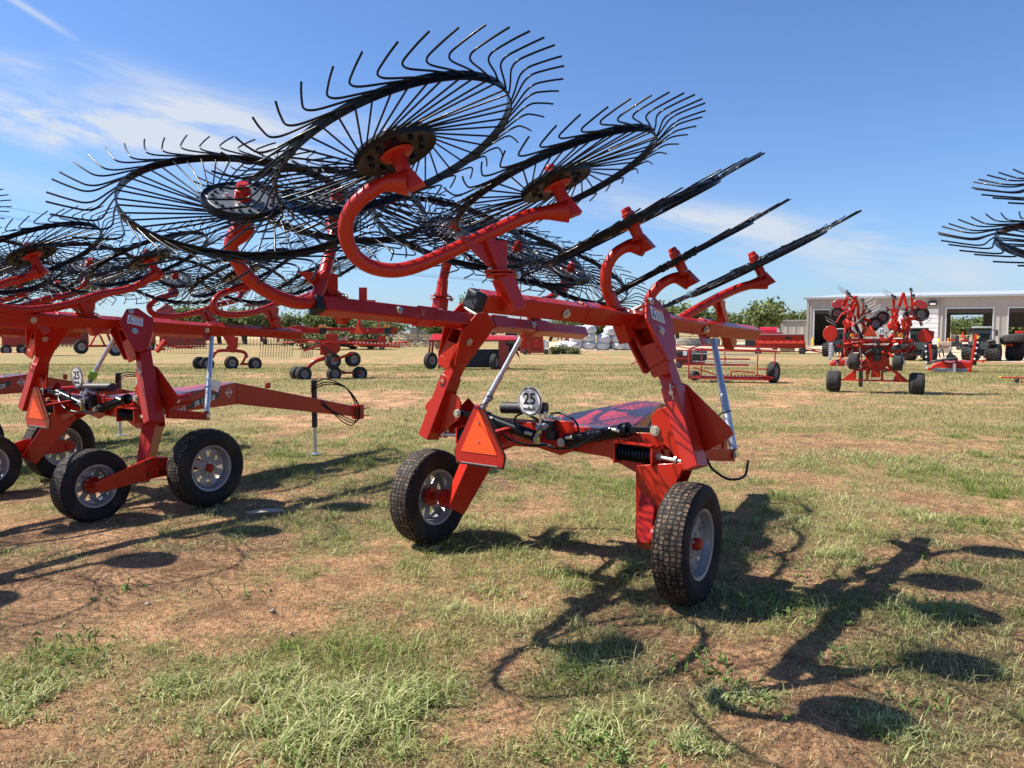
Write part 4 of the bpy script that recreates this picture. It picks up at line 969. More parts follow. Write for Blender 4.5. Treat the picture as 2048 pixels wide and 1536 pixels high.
SPl = ['tree behind the shop, '+q for q in ('left in the middle doorway', 'left of centre in the middle doorway', 'right in the middle doorway', 'left in the right-hand doorway', 'right in the right-hand doorway', 'beyond the right edge of the photo', 'hidden behind the roller door', 'behind the left doorway shelving', 'behind the wall between tedder and roller door')]
for i, (x, yt, hw, d, k) in enumerate([(20, 640, 40, 130, 1), (365, 617, 34, 130, 0), (405, 622, 30, 130, 2), (345, 628, 26, 140, 1), (440, 634, 30, 140, 2), (490, 622, 30, 135, 1), (530, 624, 30, 130, 0), (575, 632, 26, 130, 2), (625, 626, 30, 140, 0), (668, 632, 30, 145, 2), (705, 638, 30, 150, 1), (745, 640, 30, 145, 0),
        (782, 644, 26, 130, 2), (865, 646, 26, 170, 1), (905, 648, 26, 180, 0), (948, 596, 17, 150, 2), (985, 640, 26, 180, 2), (1020, 646, 26, 170, 1), (1060, 648, 22, 160, 2), (1100, 644, 26, 170, 0), (1140, 636, 26, 165, 1), (1180, 648, 26, 170, 2), (1230, 646, 30, 180, 0), (1275, 642, 30, 170, 2)]):
    tree(x, yt, hw, d, k, 'treeline tree, '+TP[i], 'trees of the far treeline', spin=i*1.7)
for i, (x, yt, hw, d) in enumerate([(1905, 640, 26, 165), (1935, 645, 26, 160), (1968, 636, 26, 160), (2010, 650, 26, 165), (2045, 645, 26, 160), (2085, 640, 30, 160), (1870, 640, 30, 170), (1660, 645, 30, 170), (1700, 648, 30, 170)]):
    tree(x, yt, hw, d, i % 3, SPl[i], 'trees behind the shop', spin=i*1.3)
place = ['leftmost', 'second from the left', 'third from the left', 'fourth from the left', 'fifth from the left', 'rightmost']
for i, (x, yt, hw, d) in enumerate([(615, 657, 26, 95), (655, 656, 26, 92), (700, 659, 26, 95), (735, 657, 26, 92), (1128, 687, 16, 74), (1150, 690, 14, 73)]):
    tree(x, yt, hw, d, 4+i % 2, 'weedy bush at the field edge, '+place[i]+' of six', 'bushes at the field edge', spin=i*1.1)
# ------------------------------------------------------------------ shop building
def shop():
    # wall line: left corner 115 m out, running right and nearer
    A, dA = ground(1612, 692); A = V((A.x, A.y, gz(A.y))); z0 = A.z
    d1 = A.y; B = P(2048, 664, d1*.90); B = V((B.x, B.y, z0)); wd = (B-A).normalized(); out = wd.cross(Z).normalized(); out = out if out.y < 0 else -out
    root = thing('shop_building', 'large tan ribbed metal workshop with open bay doors at the right', 'building', A)
    def at_px(px):   # distance along the wall at which photo column px crosses it
        u = (px-1024)/1540; return (u*A.y/CP*1.0-A.x)/(wd.x-u*wd.y) if 0 else (u*A.y-A.x)/(wd.x-u*wd.y)
    ze = 7.05*d1/115; L = at_px(2250); D = 26
    H = ze
    def W(s, z, o=0): return A+wd*s+out*o+Z*z
    dh = 5.3*d1/115
    ops = [(at_px(1627), at_px(1702), dh), (at_px(1890), at_px(1982), dh), (at_px(2014), at_px(2103), dh), (at_px(2140), at_px(2215), dh)]
    mb = MB(); s = 0
    th = .2
    for a, b, h in ops:
        mb.box(W((s+a)/2, H/2, -th/2), wd*((a-s)/2), out*(th/2), Z*(H/2)); mb.box(W((a+b)/2, (H+h)/2, -th/2), wd*((b-a)/2), out*(th/2), Z*((H-h)/2)); s = b
    mb.box(W((s+L)/2, H/2, -th/2), wd*((L-s)/2), out*(th/2), Z*(H/2))
    mb.box(W(.1, H/2, -D/2-th/2), wd*.1, out*(D/2-th/2), Z*(H/2)); mb.box(W(L-.1, H/2, -D/2-th/2), wd*.1, out*(D/2-th/2), Z*(H/2))
    # rear wall with the through openings
    s = 0
    for a, b, h in ((at_px(1905)+2.0, at_px(1962)+3.3, dh*.93), (at_px(2020)+3, at_px(2103)+5, dh*.55)):
        mb.box(W((s+a)/2, H/2, -D), wd*((a-s)/2), out*(th/2), Z*(H/2)); mb.box(W((a+b)/2, (H+h)/2, -D), wd*((b-a)/2), out*(th/2), Z*((H-h)/2)); s = b
    mb.box(W((s+L)/2, H/2, -D), wd*((L-s)/2), out*(th/2), Z*(H/2))
    wall = part(mb, 'wall', 'siding', root, smooth=0)
    mb = MB(); ov = .5; rz = 1.1
    e0, e1 = W(-ov, H+.05, ov), W(L+ov, H+.05, ov); r0, r1 = W(-ov, H+rz, -D/2), W(L+ov, H+rz, -D/2); b0, b1 = W(-ov, H+.05, -D-ov), W(L+ov, H+.05, -D-ov)
    t = Z*.10; hip = wd*7
    r0 = r0+hip
    mb.add([e0, e1, r1, r0, e0+t, e1+t, r1+t, r0+t], [(0, 1, 2, 3), (4, 5, 6, 7), (0, 1, 5, 4), (1, 2, 6, 5), (2, 3, 7, 6), (3, 0, 4, 7)])
    mb.add([b0, b1, r1, r0, b0+t, b1+t, r1+t, r0+t], [(0, 1, 2, 3), (4, 5, 6, 7), (0, 1, 5, 4)])
    mb.add([e0+t, b0+t, r0+t], [(0, 1, 2)])
    rf = part(mb, 'roof', 'roofmetal', root, smooth=0)
    mb = MB(); mb.box(W(L/2, H-.02, .56), wd*(L/2+ov), out*.08, Z*.14); part(mb, 'gutter', 'grey', rf)
    mb = MB(); mb.box(W(at_px(1880), H/2, .09), wd*.12, out*.07, Z*(H/2)); mb.box(W(.12, H/2, .03), wd*.16, out*.03, Z*(H/2)); part(mb, 'downspout', 'siding', root)
    for a, b, h in ops:
        mb = MB()
        for s_ in (a-.08, b+.08): mb.box(W(s_, h/2, .03), wd*.08, out*.04, Z*(h/2))
        mb.box(W((a+b)/2, h+.08, .03), wd*((b-a)/2+.16), out*.04, Z*.08); fr_ = part(mb, 'door_frame', 'roofmetal', root)
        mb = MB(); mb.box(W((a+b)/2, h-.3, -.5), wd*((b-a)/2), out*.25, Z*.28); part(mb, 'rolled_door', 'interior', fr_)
    mb = MB(); a, b = at_px(1782), at_px(1874)
    mb.box(W((a+b)/2, dh/2, .04), wd*((b-a)/2), out*.03, Z*(dh/2)); dd = part(mb, 'roller_door', 'white', root)
    mb = MB()
    for k in range(1, 8): mb.box(W((a+b)/2, dh*k/8, .075), wd*((b-a)/2), out*.008, Z*.02)
    part(mb, 'door_seams', 'grey', dd)
    mb = MB(); mb.box(W(L/2, .03, -D/2), wd*(L/2-.3), out*(D/2-.3), Z*.03); part(mb, 'shop_floor', 'concrete', root)
    mb = MB(); rs = random.Random(4)
    for f in range(0, int(L), 7):
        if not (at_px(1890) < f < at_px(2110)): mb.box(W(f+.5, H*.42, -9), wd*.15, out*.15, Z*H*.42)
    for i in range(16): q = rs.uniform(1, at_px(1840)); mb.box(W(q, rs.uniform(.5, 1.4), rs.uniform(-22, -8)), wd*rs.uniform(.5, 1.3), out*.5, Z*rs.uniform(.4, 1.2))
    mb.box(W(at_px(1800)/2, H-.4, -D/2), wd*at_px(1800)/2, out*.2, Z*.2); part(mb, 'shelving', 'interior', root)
    mb = MB(); q = at_px(1861); zz = (664-607)/1540*(A.y+wd.y*q)+CAM_H-z0; mb.box(W(q, zz, .25), wd*.5, out*.25, Z*.35); li = part(mb, 'wall_light', 'matte', root)
    mb = MB(); mb.box(W(q, zz-.12, .51), wd*.35, out*.01, Z*.12); part(mb, 'light_lens', 'white', li)
    # lean-to
    C, _ = ground(1565, 690); mb = MB()
    l0 = W(0, 0, -3); w2 = -wd
    hh = (664-642)/1540*d1+CAM_H-z0; Lx = 3.9
    mb.box(l0+w2*Lx/2+Z*hh/2, wd*Lx/2, out*.1, Z*hh/2); mb.box(l0+w2*Lx+Z*hh/2-out*5+out*.1, wd*.1, out*5, Z*hh/2)
    lt = thing('lean_to', 'low grey metal lean-to shed attached left of the big shop', 'shed', l0+w2*Lx)
    part(mb, 'wall', 'siding', lt, smooth=0); mb = MB(); mb.box(l0+w2*Lx/2+Z*(hh+.12)-out*5, wd*(Lx/2+.2), out*5.3, Z*.1); part(mb, 'roof', 'grey', lt)
    for px, lab in ((1625, 'yellow bollard left of the leftmost shop doorway'), (1875, 'yellow bollard below the white roller door corner'), (1893, 'yellow bollard at the left jamb of the see-through doorway'), (2003, 'yellow bollard between the two right-hand shop doorways')):
        q = W(at_px(px), 0, 1.2); mb = MB(); mb.lathe([(0, 1.25), (.09, 1.22), (.12, 1.14), (.12, 0)], q, Z, 14); solo(mb, 'bollard', 'yellow', lab, 'bollard', q, 'yellow door bollards')
    # rail fence behind the yard
    def fence(x0, x1, d, label):
        f = thing('pipe_fence', label, 'fence', (P(x0, 664, d).x, P(x0, 664, d).y, gz(99)))
        a, b = P(x0, 664, d), P(x1, 664, d); a.z = b.z = gz(99); mb = MB()
        for z in (.5, .95, 1.4): mb.cyl(a+Z*z, b+Z*z, .05, n=6)
        part(mb, 'rails', 'roofmetal', f); mb = MB(); n = int((b-a).length/3)
        for i in range(n+1): mb.cyl(a.lerp(b, i/n), a.lerp(b, i/n)+Z*1.5, .06, n=6)
        part(mb, 'posts', 'roofmetal', f)
    fence(1340, 1500, 125, 'pale pipe fence below the spreading tree'); fence(1880, 2120, 148, 'pale pipe fence seen through the shop doorways')
shop()

# ------------------------------------------------------------------ helpers for the far machines: pixels at a given depth
class Far:
    """a machine standing on the ground at photo pixel (x, y); q(px, py, back) = point at that pixel, `back` metres behind its front plane"""
    def __init__(s, name, label, cat, x, y, group=None):
        g, d = ground(x, y); s.d = (g-V((0, 0, CAM_H))).dot(V((0, CP, -SP))); s.k = s.d/1540; s.g = g; s.D = V((g.x, g.y, 0)).normalized(); s.Rr = V((s.D.y, -s.D.x, 0)); s.off = s.D.dot(V((g.x, g.y, 0))); s.root = thing(name, label, cat, g, group)
    def q(s, x, y, b=0):
        p = P(x, y, 1)-V((0, 0, CAM_H)); t = s.off/(p.dot(s.D)); return V((0, 0, CAM_H))+p*t+s.D*b
    def tube(s, l, w=1.5, n=8): mb = MB(); s.tb(mb, l, w, n); return mb
    def tb(s, mb, l, w=1.5, n=8):
        pts = [s.q(*p) for p in l]; mb.tube(pts if len(pts) < 3 else smooth_path(pts, 3), w/2*s.k, n)
    def bx(s, mb, x0, y0, x1, y1, b0=0, b1=1.): 
        p0, p1 = s.q(x0, y0, b0), s.q(x1, y1, b0); c = (p0+p1)/2; mb.box(c+s.D*(b1-b0)/2, s.Rr*abs((p1-p0).dot(s.Rr))/2, s.D*(b1-b0)/2, Z*abs(p1.z-p0.z)/2)
    def pr(s, mb, pts, b=0, th=.05): mb.prism([s.q(x, y, b+th/2) for x, y in pts], s.D*th)
    def wheel(s, x, y, r, w=.25, yaw=90, b=0, ribs=True, rimc='rim', lug=False, n=28):
        """yaw 0: tread faces us, 90: side faces us"""
        c = s.q(x, y, b); R = r*s.k; ax = s.Rr*math.cos(R_(yaw))-s.D*math.sin(R_(yaw)); mb = MB(); w2 = w/2
        mb.lathe([(R*.56, -w2*.8), (R*.86, -w2), (R*.97, -w2*.8), (R, -w2*.3), (R, w2*.3), (R*.97, w2*.8), (R*.86, w2), (R*.56, w2*.8)], c, ax, n)
        if lug:
            e = ax.cross(Z).normalized(); nL = 18
            for i in range(nL):
                for g in (-1, 1):
                    t = 2*math.pi*(i+(.5 if g > 0 else 0))/nL; t2 = t+.30
                    p0 = c+(e*math.cos(t)+Z*math.sin(t))*R*1.0+ax*g*w2*.95; p1 = c+(e*math.cos(t2)+Z*math.sin(t2))*R*1.02+ax*g*w2*.08
                    mb.beam(p0, p1, R*.09, R*.10, (e*math.cos(t)+Z*math.sin(t)))
        elif ribs:
            for k in (-.5, -.17, .17, .5): mb.lathe([(R*.99, w2*(k-.12)), (R*1.015, w2*(k-.08)), (R*1.015, w2*(k+.08)), (R*.99, w2*(k+.12))], c, ax, n)
        t = part(mb, 'wheel', 'rubber', s.root)
        mb = MB(); mb.lathe([(0, w2*.3), (R*.2, w2*.34), (R*.25, w2*.2), (R*.5, w2*.15), (R*.58, w2*.75)], c, ax, n); mb.lathe([(0, w2*.3), (R*.2, w2*.34), (R*.25, w2*.2), (R*.5, w2*.15), (R*.58, w2*.75)], c, -ax, n); part(mb, 'rim', rimc, t)
        mb = MB(); mb.cyl(c-ax*w2*.6, c+ax*w2*.6, R*.13, n=10); part(mb, 'hub', 'red', t)
        return t
    def smv(s, x, y, w, h, b=-.05):
        mb = MB(); s.pr(mb, [(x-w/2, y+h/2), (x+w/2, y+h/2), (x+w*.08, y-h/2), (x-w*.08, y-h/2)], b, .02); a = part(mb, 'slow_vehicle_emblem', 'smvred', s.root)
        mb = MB(); s.pr(mb, [(x-w*.42, y+h*.42), (x+w*.42, y+h*.42), (x, y-h*.45)], b-.02, .01); part(mb, 'emblem_triangle', 'smv', a)
    def sign(s, x, y, r, b=-.1):
        c = s.q(x, y, b); mb = MB()
        dk = lambda rr, o: [c+s.Rr*math.cos(t)*rr*s.k+s.D*o+Z*math.sin(t)*rr*s.k for t in [2*math.pi*i/28 for i in range(28)]]
        mb.prism(dk(r, 0), s.D*.01); a = part(mb, 'speed_sign', 'decalwhite', s.root)
        mb = MB(); mb.prism(dk(r*.93, -.01), s.D*.006); part(mb, 'sign_ring', 'decalblack', a); mb = MB(); mb.prism(dk(r*.82, -.016), s.D*.006); part(mb, 'sign_face', 'decalwhite', a)
        text('25', 'sign_text', 'decalblack', a, c-s.D*.024, s.Rr, Z, r*1.15*s.k, .002)
    def p(s, mb, name, m='red', bevel=0, parent=None): return part(mb, name, m, parent or s.root, bevel=bevel)

def tedder():
    T = Far('folded_tedder', 'folded red rotary tedder seen from behind, in front of the shop', 'tedder', 1750, 787)
    X = lambda x: 1600+x/6.4
    Yy = lambda y: 560+y/6.4
    def tb(mb, l, w, n=8): T.tb(mb, [(X(p[0]), Yy(p[1]), *(p[2:])) for p in l], w/6.4, n)
    def pr(mb, l, b=0, th=.04): T.pr(mb, [(X(x), Yy(y)) for x, y in l], b, th)
    def bx(mb, a, b, c, d, b0, b1): T.bx(mb, X(a), Yy(b), X(c), Yy(d), b0, b1)
    T.wheel(X(425), Yy(1298), 21, .34, 2, .25, rimc='rim'); T.wheel(X(1497), Yy(1335), 22, .34, -2, .15)
    mb = MB(); bx(mb, 505, 1270, 1410, 1312, .1, .25)
    for q in ([(530, 1285), (690, 1150), (715, 1160), (720, 1275), (600, 1285)], [(1390, 1300), (1180, 1110), (1120, 1060), (1100, 1090), (1225, 1215), (1190, 1290)], [(840, 1150), (875, 1150), (880, 1270), (845, 1280)], [(1035, 1170), (1065, 1170), (1070, 1290), (1035, 1290)], [(690, 1150), (880, 1120), (880, 1160), (700, 1170)], [(1060, 1130), (1180, 1140), (1170, 1170), (1060, 1170)]): pr(mb, q, .12, .10)
    bx(mb, 910, 1170, 1025, 1250, .08, .2); T.p(mb, 'axle_frame', 'red', .008)
    mb = MB(); pr(mb, [(770, 1090), (860, 980), (940, 940), (1060, 950), (1140, 1000), (1150, 1070), (1090, 1130), (1000, 1180), (880, 1160), (800, 1120)], .15, .30)
    bx(mb, 470, 830, 1480, 870, .2, .32); bx(mb, 600, 750, 1440, 790, -.05, .05); pr(mb, [(540, 880), (620, 850), (900, 850), (1300, 850), (1480, 870), (1300, 930), (1180, 950), (1150, 1000), (850, 1000), (780, 930), (650, 930)], .3, .15)
    tb(mb, [(380, 1090, .3), (640, 930, .3)], 26); tb(mb, [(1500, 970, .3), (1300, 900, .3)], 26); tb(mb, [(560, 820, .1), (860, 800, .1), (1440, 790, .1)], 30); T.p(mb, 'main_frame', 'red', .01)
    mb = MB(); bx(mb, 930, 940, 1030, 1040, .02, .3); pr(mb, [(900, 860), (1060, 860), (1080, 900), (1000, 950), (900, 930)], .0, .1); T.p(mb, 'gearbox', 'matte', .02)
    mb = MB(); tb(mb, [(690, 930, .1), (640, 1060, .05)], 14); tb(mb, [(1250, 930, .1), (1260, 1060, .05)], 14)
    for g in (0, 560): tb(mb, [(760+g*.9, 870), (790+g*.95, 1010), (770+g, 1080)], 16)
    T.p(mb, 'hydraulics', 'galv')
    T.wheel(X(690), Yy(1040), 16.5, .24, 8, 0); T.wheel(X(1248), Yy(1055), 16.5, .24, 4, 0)
    mb = MB(); bx(mb, 748, 1130, 795, 1390, .7, .8); T.p(mb, 'support_leg', 'matte')
    for sx, lx in ((1, 0), (1, 640)):
        mb = MB()
        a = [((560, 800), (590, 560), (640, 380), (690, 205)), ((690, 205), (740, 330), (745, 470), (830, 610)), ((700, 300), (650, 480), (610, 600), (700, 700))] if lx == 0 else [((1360, 780), (1400, 600), (1380, 400), (1330, 160)), ((1330, 160), (1270, 330), (1230, 440), (1150, 600)), ((1310, 500), (1330, 600), (1345, 700), (1350, 770))]
        for l in a: tb(mb, [(x, y, .15+.1*i) for i, (x, y) in enumerate(l)], 42, 6)
        tb(mb, [(790, 480, .3), (830, 640, .2)] if lx == 0 else [(1215, 420, .3), (1225, 560, .2)], 40)
        if lx == 0: pr(mb, [(540, 540), (610, 470), (680, 520), (650, 600), (570, 620)], .0, .12); pr(mb, [(620, 390), (660, 360), (680, 470), (600, 500)], .1, .08)
        else: pr(mb, [(1300, 560), (1340, 480), (1420, 470), (1430, 560), (1400, 640), (1320, 620)], .0, .12); pr(mb, [(1210, 430), (1260, 480), (1230, 590), (1200, 520)], .1, .08)
        T.p(mb, 'folding_arm', 'red', .006)
        mb = MB(); tb(mb, [(700, 560, .3), (745, 660, .3), (790, 740, .2)] if lx == 0 else [(1280, 560, .3), (1240, 640, .3), (1190, 700, .2)], 44); T.p(mb, 'hydraulic_cylinder', 'matte')
    # rotors: hub arm with tine arms, each a part
    for cx, cy, arms in ((560, 350, [(-1, 605, 150, -1), (0, 630, 180, -1), (1, 450, 560, -1)]), (800, 420, [(0, 810, 260, 1), (1, 850, 340, 1), (1, 900, 400, 1)]), (1200, 360, [(0, 1190, 200, -1), (1, 1220, 220, -1), (2, 1120, 370, -2)]), (1440, 360, [(0, 1430, 120, 1), (1, 1465, 200, 1), (1, 1560, 560, 1)]), (600, 820, [(0, 440, 840, 0), (1, 480, 1050, 2)]), (1440, 800, [(0, 1450, 760, 0), (1, 1330, 1050, 3)])):
        mb = MB(); bl = MB(); tn = MB()
        tb(mb, [(cx, cy, .4), (cx+10, cy+90, .4)], 60)
        for _, x, y, sd in arms:
            tb(mb, [(cx, cy+40, .4), ((cx+x)/2, (cy+y)/2+10, .35), (x, y, .3)], 20); tb(bl, [(x-12, y-25, .25), (x+8, y+28, .25)], 34)
            if sd in (1, -1):
                for k in range(2): tb(tn, [(x, y-18+38*k, .2), (x+sd*(135-8*k), y-92+36*k, .2)], 6, 5)
                tb(tn, [(x, y+20, .5), (x+sd*120, y-40, .5)], 5, 5)
            elif sd == -2:
                for k in range(2): tb(tn, [(x, y-8+14*k, .2), (x-145, y-22+10*k, .2)], 6, 5)
            else:
                for k in range(2): tb(tn, [(x, y, .2), (x-50+28*k, y+120, .2)], 7, 5)
        r = T.p(mb, 'rotor', 'red'); T.p(bl, 'tine_clamps', 'matte', 0, r); T.p(tn, 'tines', 'grey', 0, r)
    for x, y, a, b, ang in ((490, 300, 88, 55, -15), (1545, 312, 100, 55, 18), (385, 685, 95, 105, 20), (1612, 718, 108, 88, 0)):
        mb = MB(); pts = [(x+math.cos(t)*a*math.cos(R_(ang))-math.sin(t)*b*math.sin(R_(ang)), y+math.cos(t)*a*math.sin(R_(ang))+math.sin(t)*b*math.cos(R_(ang))) for t in [2*math.pi*i/28 for i in range(28)]]
        pr(mb, pts, .1, .06); c = T.q(X(x), Yy(y), .16); T.p(mb, 'rotor_shield', 'darkred' if y < 400 else 'red', .015)
    T.wheel(X(455), Yy(420), 13.5, .22, 75, .45); T.wheel(X(1560), Yy(432), 14.5, .22, 80, .5); T.wheel(X(1045), Yy(478), 14.5, .22, 75, .6); T.wheel(X(955), Yy(560), 14, .22, 70, .45)
    rc = random.Random(77); mb = MB(); m2 = MB()
    zones = [(480, 1480, 745, 960, 46), (560, 720, 240, 720, 12), (760, 860, 420, 640, 6), (1180, 1260, 380, 640, 8), (1290, 1460, 300, 740, 14), (780, 1140, 950, 1180, 14)]
    for x0, x1, y0, y1, n in zones:
        for _ in range(n):
            x, y = rc.uniform(x0, x1), rc.uniform(y0, y1); c = T.q(X(x), Yy(y), rc.uniform(-.15, .35)); a = V((rc.gauss(0, 1), rc.gauss(0, 1), rc.gauss(0, 1))).normalized(); b = a.cross(V((rc.gauss(0, 1), rc.gauss(0, 1), rc.gauss(0, 1)))).normalized()
            (mb if rc.random() < .8 else m2).box(c, a*rc.uniform(.05, .17), b*rc.uniform(.02, .06), a.cross(b)*rc.uniform(.008, .03))
    T.p(mb, 'bracketry', 'red', .004); T.p(m2, 'fixtures', 'matte', .004)
    T.smv(X(897), Yy(648), 28, 24); T.sign(X(1045), Yy(655), 8, -.12)
    mb = MB()
    for x in (640, 1270): bx(mb, x-75, 680, x+75, 735, -.08, .02)
    lb = T.p(mb, 'light_bar', 'matte'); mb = MB()
    for x in (725, 1210, 1040): c = T.q(X(x), Yy(712), -.10); mb.cyl(c, c+V((0, -.03, 0)), .06)
    T.p(mb, 'tail_light', 'smvred', 0, lb); mb = MB()
    for x in (1285, 672): c = T.q(X(x), Yy(712), -.10); mb.cyl(c, c+V((0, -.03, 0)), .06)
    T.p(mb, 'indicator_light', 'amber', 0, lb)
    mb = MB(); tb(mb, [(1110, 560, .1), (1160, 640, .1), (1100, 690, 0), (1140, 760, 0)], 12); tb(mb, [(480, 650, .1), (500, 720, .1), (470, 820, .1)], 10); T.p(mb, 'hoses', 'matte')
tedder()

M['tealglass'] = mat('tinted_window', (.05, .09, .09), .25, spec=.4); M['tealgrey'] = mat('teal_grey_paint', (.05, .065, .065), .4)
def tractor(x, y, sc, label, group='tractors parked before the shop', cab=True, body='darkred', roofc='grey'):
    T = Far('tractor', label, 'tractor', x, y, group); S = lambda a: x+a*sc; Yp = lambda b: y-b*sc      # units: pixels of the photo when sc = 1
    T.wheel(S(-23), Yp(17), 17*sc, 1.0*sc, 12, .8, lug=True); T.wheel(S(23), Yp(17), 17*sc, .9*sc, 12, .8, lug=True)
    mb = MB(); T.bx(mb, S(-10), Yp(36), S(10), Yp(12), .5, 3.5*sc); T.bx(mb, S(-16), Yp(14), S(16), Yp(10), .8, 1.1); T.p(mb, 'chassis', 'matte', .03)
    mb = MB()
    for g in (-1, 1): mb.prism([T.q(S(g*18), Yp(32), .2), T.q(S(g*18), Yp(38), .4), T.q(S(g*18), Yp(40), 1.2), T.q(S(g*18), Yp(36), 1.9), T.q(S(g*18), Yp(30), 1.9)], T.Rr*.62*sc)
    T.p(mb, 'fender', 'matte', .03)
    mb = MB(); T.bx(mb, S(-9), Yp(40), S(9), Yp(22), 2.2*sc, 4.6*sc); hd = T.p(mb, 'hood', body, .06)
    if cab:
        mb = MB(); T.bx(mb, S(-18), Yp(66), S(18), Yp(38), .55, 2.1*sc); g = T.p(mb, 'cab_glass', 'glass', .05); mb = MB(); T.bx(mb, S(-15), Yp(63), S(15), Yp(56), .50, .54); T.p(mb, 'window_band', 'tealglass', 0, g)
        mb = MB()
        for a in (-18, 18): mb.beam(T.q(S(a), Yp(38), .5), T.q(S(a*.93), Yp(66), .55), .10, .10); mb.beam(T.q(S(a), Yp(38), 2.15), T.q(S(a*.93), Yp(66), 2.1), .10, .10)
        mb.beam(T.q(S(-18), Yp(38), .5), T.q(S(18), Yp(38), .5), .14, .14); T.bx(mb, S(-16), Yp(38), S(16), Yp(24), .35, .8); T.p(mb, 'cab_frame', 'tealgrey', 0); mb = MB(); T.bx(mb, S(-17), Yp(36), S(-12), Yp(32), .28, .34); T.bx(mb, S(12), Yp(36), S(17), Yp(32), .28, .34); T.p(mb, 'tail_light', 'smvred')
        mb = MB(); T.bx(mb, S(-21), Yp(70), S(21), Yp(66), .3, 2.5*sc); T.p(mb, 'cab_roof', roofc, .06)
        mb = MB(); mb.cyl(T.q(S(18), Yp(63), .5), T.q(S(28), Yp(63), .4), .03); T.bx(mb, S(27), Yp(63), S(32), Yp(51), .3, .4); mb.cyl(T.q(S(-18), Yp(64), .5), T.q(S(-25), Yp(66), .4), .03); T.bx(mb, S(-28), Yp(66), S(-24), Yp(56), .3, .4); T.p(mb, 'mirror', 'matte', .02)
    mb = MB()
    mb.tube(smooth_path([T.q(S(10), Yp(40), .2), T.q(S(22), Yp(42), .1), T.q(S(26), Yp(38), .2), T.q(S(12), Yp(37), .2)]), .06, 6); mb.beam(T.q(S(-6), Yp(14), .2), T.q(S(-4), Yp(8), -.4), .1, .1); mb.beam(T.q(S(6), Yp(14), .2), T.q(S(4), Yp(8), -.4), .1, .1); T.p(mb, 'linkage', 'matte')
    return T
t = tractor(1964, 723, 1.0, 'grey roofed cab tractor with ribbed tyres left of the right-hand doorway'); t.smv(1925, 670, 10, 12, .3)
mb = MB(); t.bx(mb, 1921, 679, 1935, 683, .3, .5); t.p(mb, 'lamp', 'smvred', .02)
t2 = tractor(2052, 722, 1.0, 'red tractor cut off by the right edge of the photo', cab=False, body='red')
mb = MB(); c = t2.q(2035, 679, .4); mb.lathe([(.2, -.2), (.9, -.32), (1.12, -.2), (1.15, 0), (1.12, .2), (.9, .32), (.2, .2)], c, (0, .15, 1), 30); t2.p(mb, 'spare_tyre', 'rubber'); mb = MB(); t2.bx(mb, 2030, 662, 2060, 669, .2, 1.2); t2.bx(mb, 2012, 687, 2026, 693, .1, .5); t2.p(mb, 'upper_frame', 'red', .05)
t3 = tractor(1675, 714, .82, 'dark tractor half hidden behind the left side of the tedder', body='darkred')
t4 = tractor(1838, 722, .95, 'black tractor hidden low behind the right side of the tedder', body='matte', roofc='matte')
t5 = tractor(1022, 702, .62, 'small green glazed tractor seen under the left boom of the nearest rake', body='blue', roofc='matte', group=None)

def mower():
    T = Far('rotary_mower', 'folded red rotary mower with dark upright wings, below the grey roofed tractor', 'mower', 1905, 745)
    mb = MB(); T.pr(mb, [(1862, 735), (1866, 729), (1885, 723), (1900, 726), (1925, 723), (1943, 725), (1946, 733), (1938, 741), (1866, 739)], .2, 2.2); T.p(mb, 'deck', 'red', .04)
    mb = MB(); T.bx(mb, 1866, 736, 1938, 745, .15, .25); T.p(mb, 'chain_guard', 'grey')
    for (a, b, c, d) in ((1852, 686, 1855, 729), (1940, 668, 1950, 728)):
        if a < 1900: pts = [(1850, 686), (1857, 686), (1860, 728), (1852, 730)]; p2 = [(1857, 688), (1862, 688), (1864, 728), (1860, 728)]
        else: pts = [(1957, 668), (1963, 670), (1953, 731), (1946, 731)]; p2 = [(1950, 668), (1957, 668), (1946, 730), (1941, 728)]
        mb = MB(); T.pr(mb, pts, .3, .5); w = T.p(mb, 'folded_wing', 'curtain', .02); mb = MB(); T.pr(mb, p2, .25, .55); T.p(mb, 'wing_edge', 'red', .02, w)
        mb = MB(); 
        for k in range(5): mb.cyl(T.q(pts[0][0]+(pts[3][0]-pts[0][0])*k/5+1, pts[0][1]+6+k*11, .28), T.q(pts[0][0]+(pts[3][0]-pts[0][0])*k/5+1, pts[0][1]+6+k*11, .24), .04)
        T.p(mb, 'wing_bolts', 'white', 0, w)
    mb = MB(); T.bx(mb, 1954, 671, 1957, 678, .2, .25); T.p(mb, 'yellow_sticker', 'yellow')
    mb = MB(); T.tb(mb, [(1857, 728, .1), (1866, 723, 0), (1890, 719, 0), (1915, 716, 0)], 5); T.tb(mb, [(1880, 716, .3), (1878, 705, .3), (1884, 698, .3), (1888, 715, .3)], 2.5); T.tb(mb, [(1870, 718, .4), (1874, 700, .4), (1882, 690, .4)], 3); T.pr(mb, [(1893, 711), (1901, 702), (1909, 712)], 0, .05); T.bx(mb, 1892, 711, 1912, 720, .1, .6); T.p(mb, 'hitch_hoses', 'matte')
    mb = MB(); T.bx(mb, 1884, 716, 1889, 724, 0, .2); T.bx(mb, 1910, 716, 1916, 724, 0, .2); T.tb(mb, [(1945, 722, .3), (1970, 722, .3)], 3); T.tb(mb, [(1965, 726, .3), (1973, 717, .3)], 2.5); T.bx(mb, 1855, 736, 1864, 741, .1, .6); T.bx(mb, 1936, 738, 1944, 746, .1, .6); T.p(mb, 'brackets', 'red', .02)
    mb = MB(); T.bx(mb, 1906, 727, 1911, 750, -.1, .1); T.p(mb, 'jack_stand', 'grey'); T.sign(1901, 697, 3.6, .1)
    mb = MB(); T.bx(mb, 1900, 698, 1902, 712, .1, .14); T.p(mb, 'sign_post', 'matte')
mower()
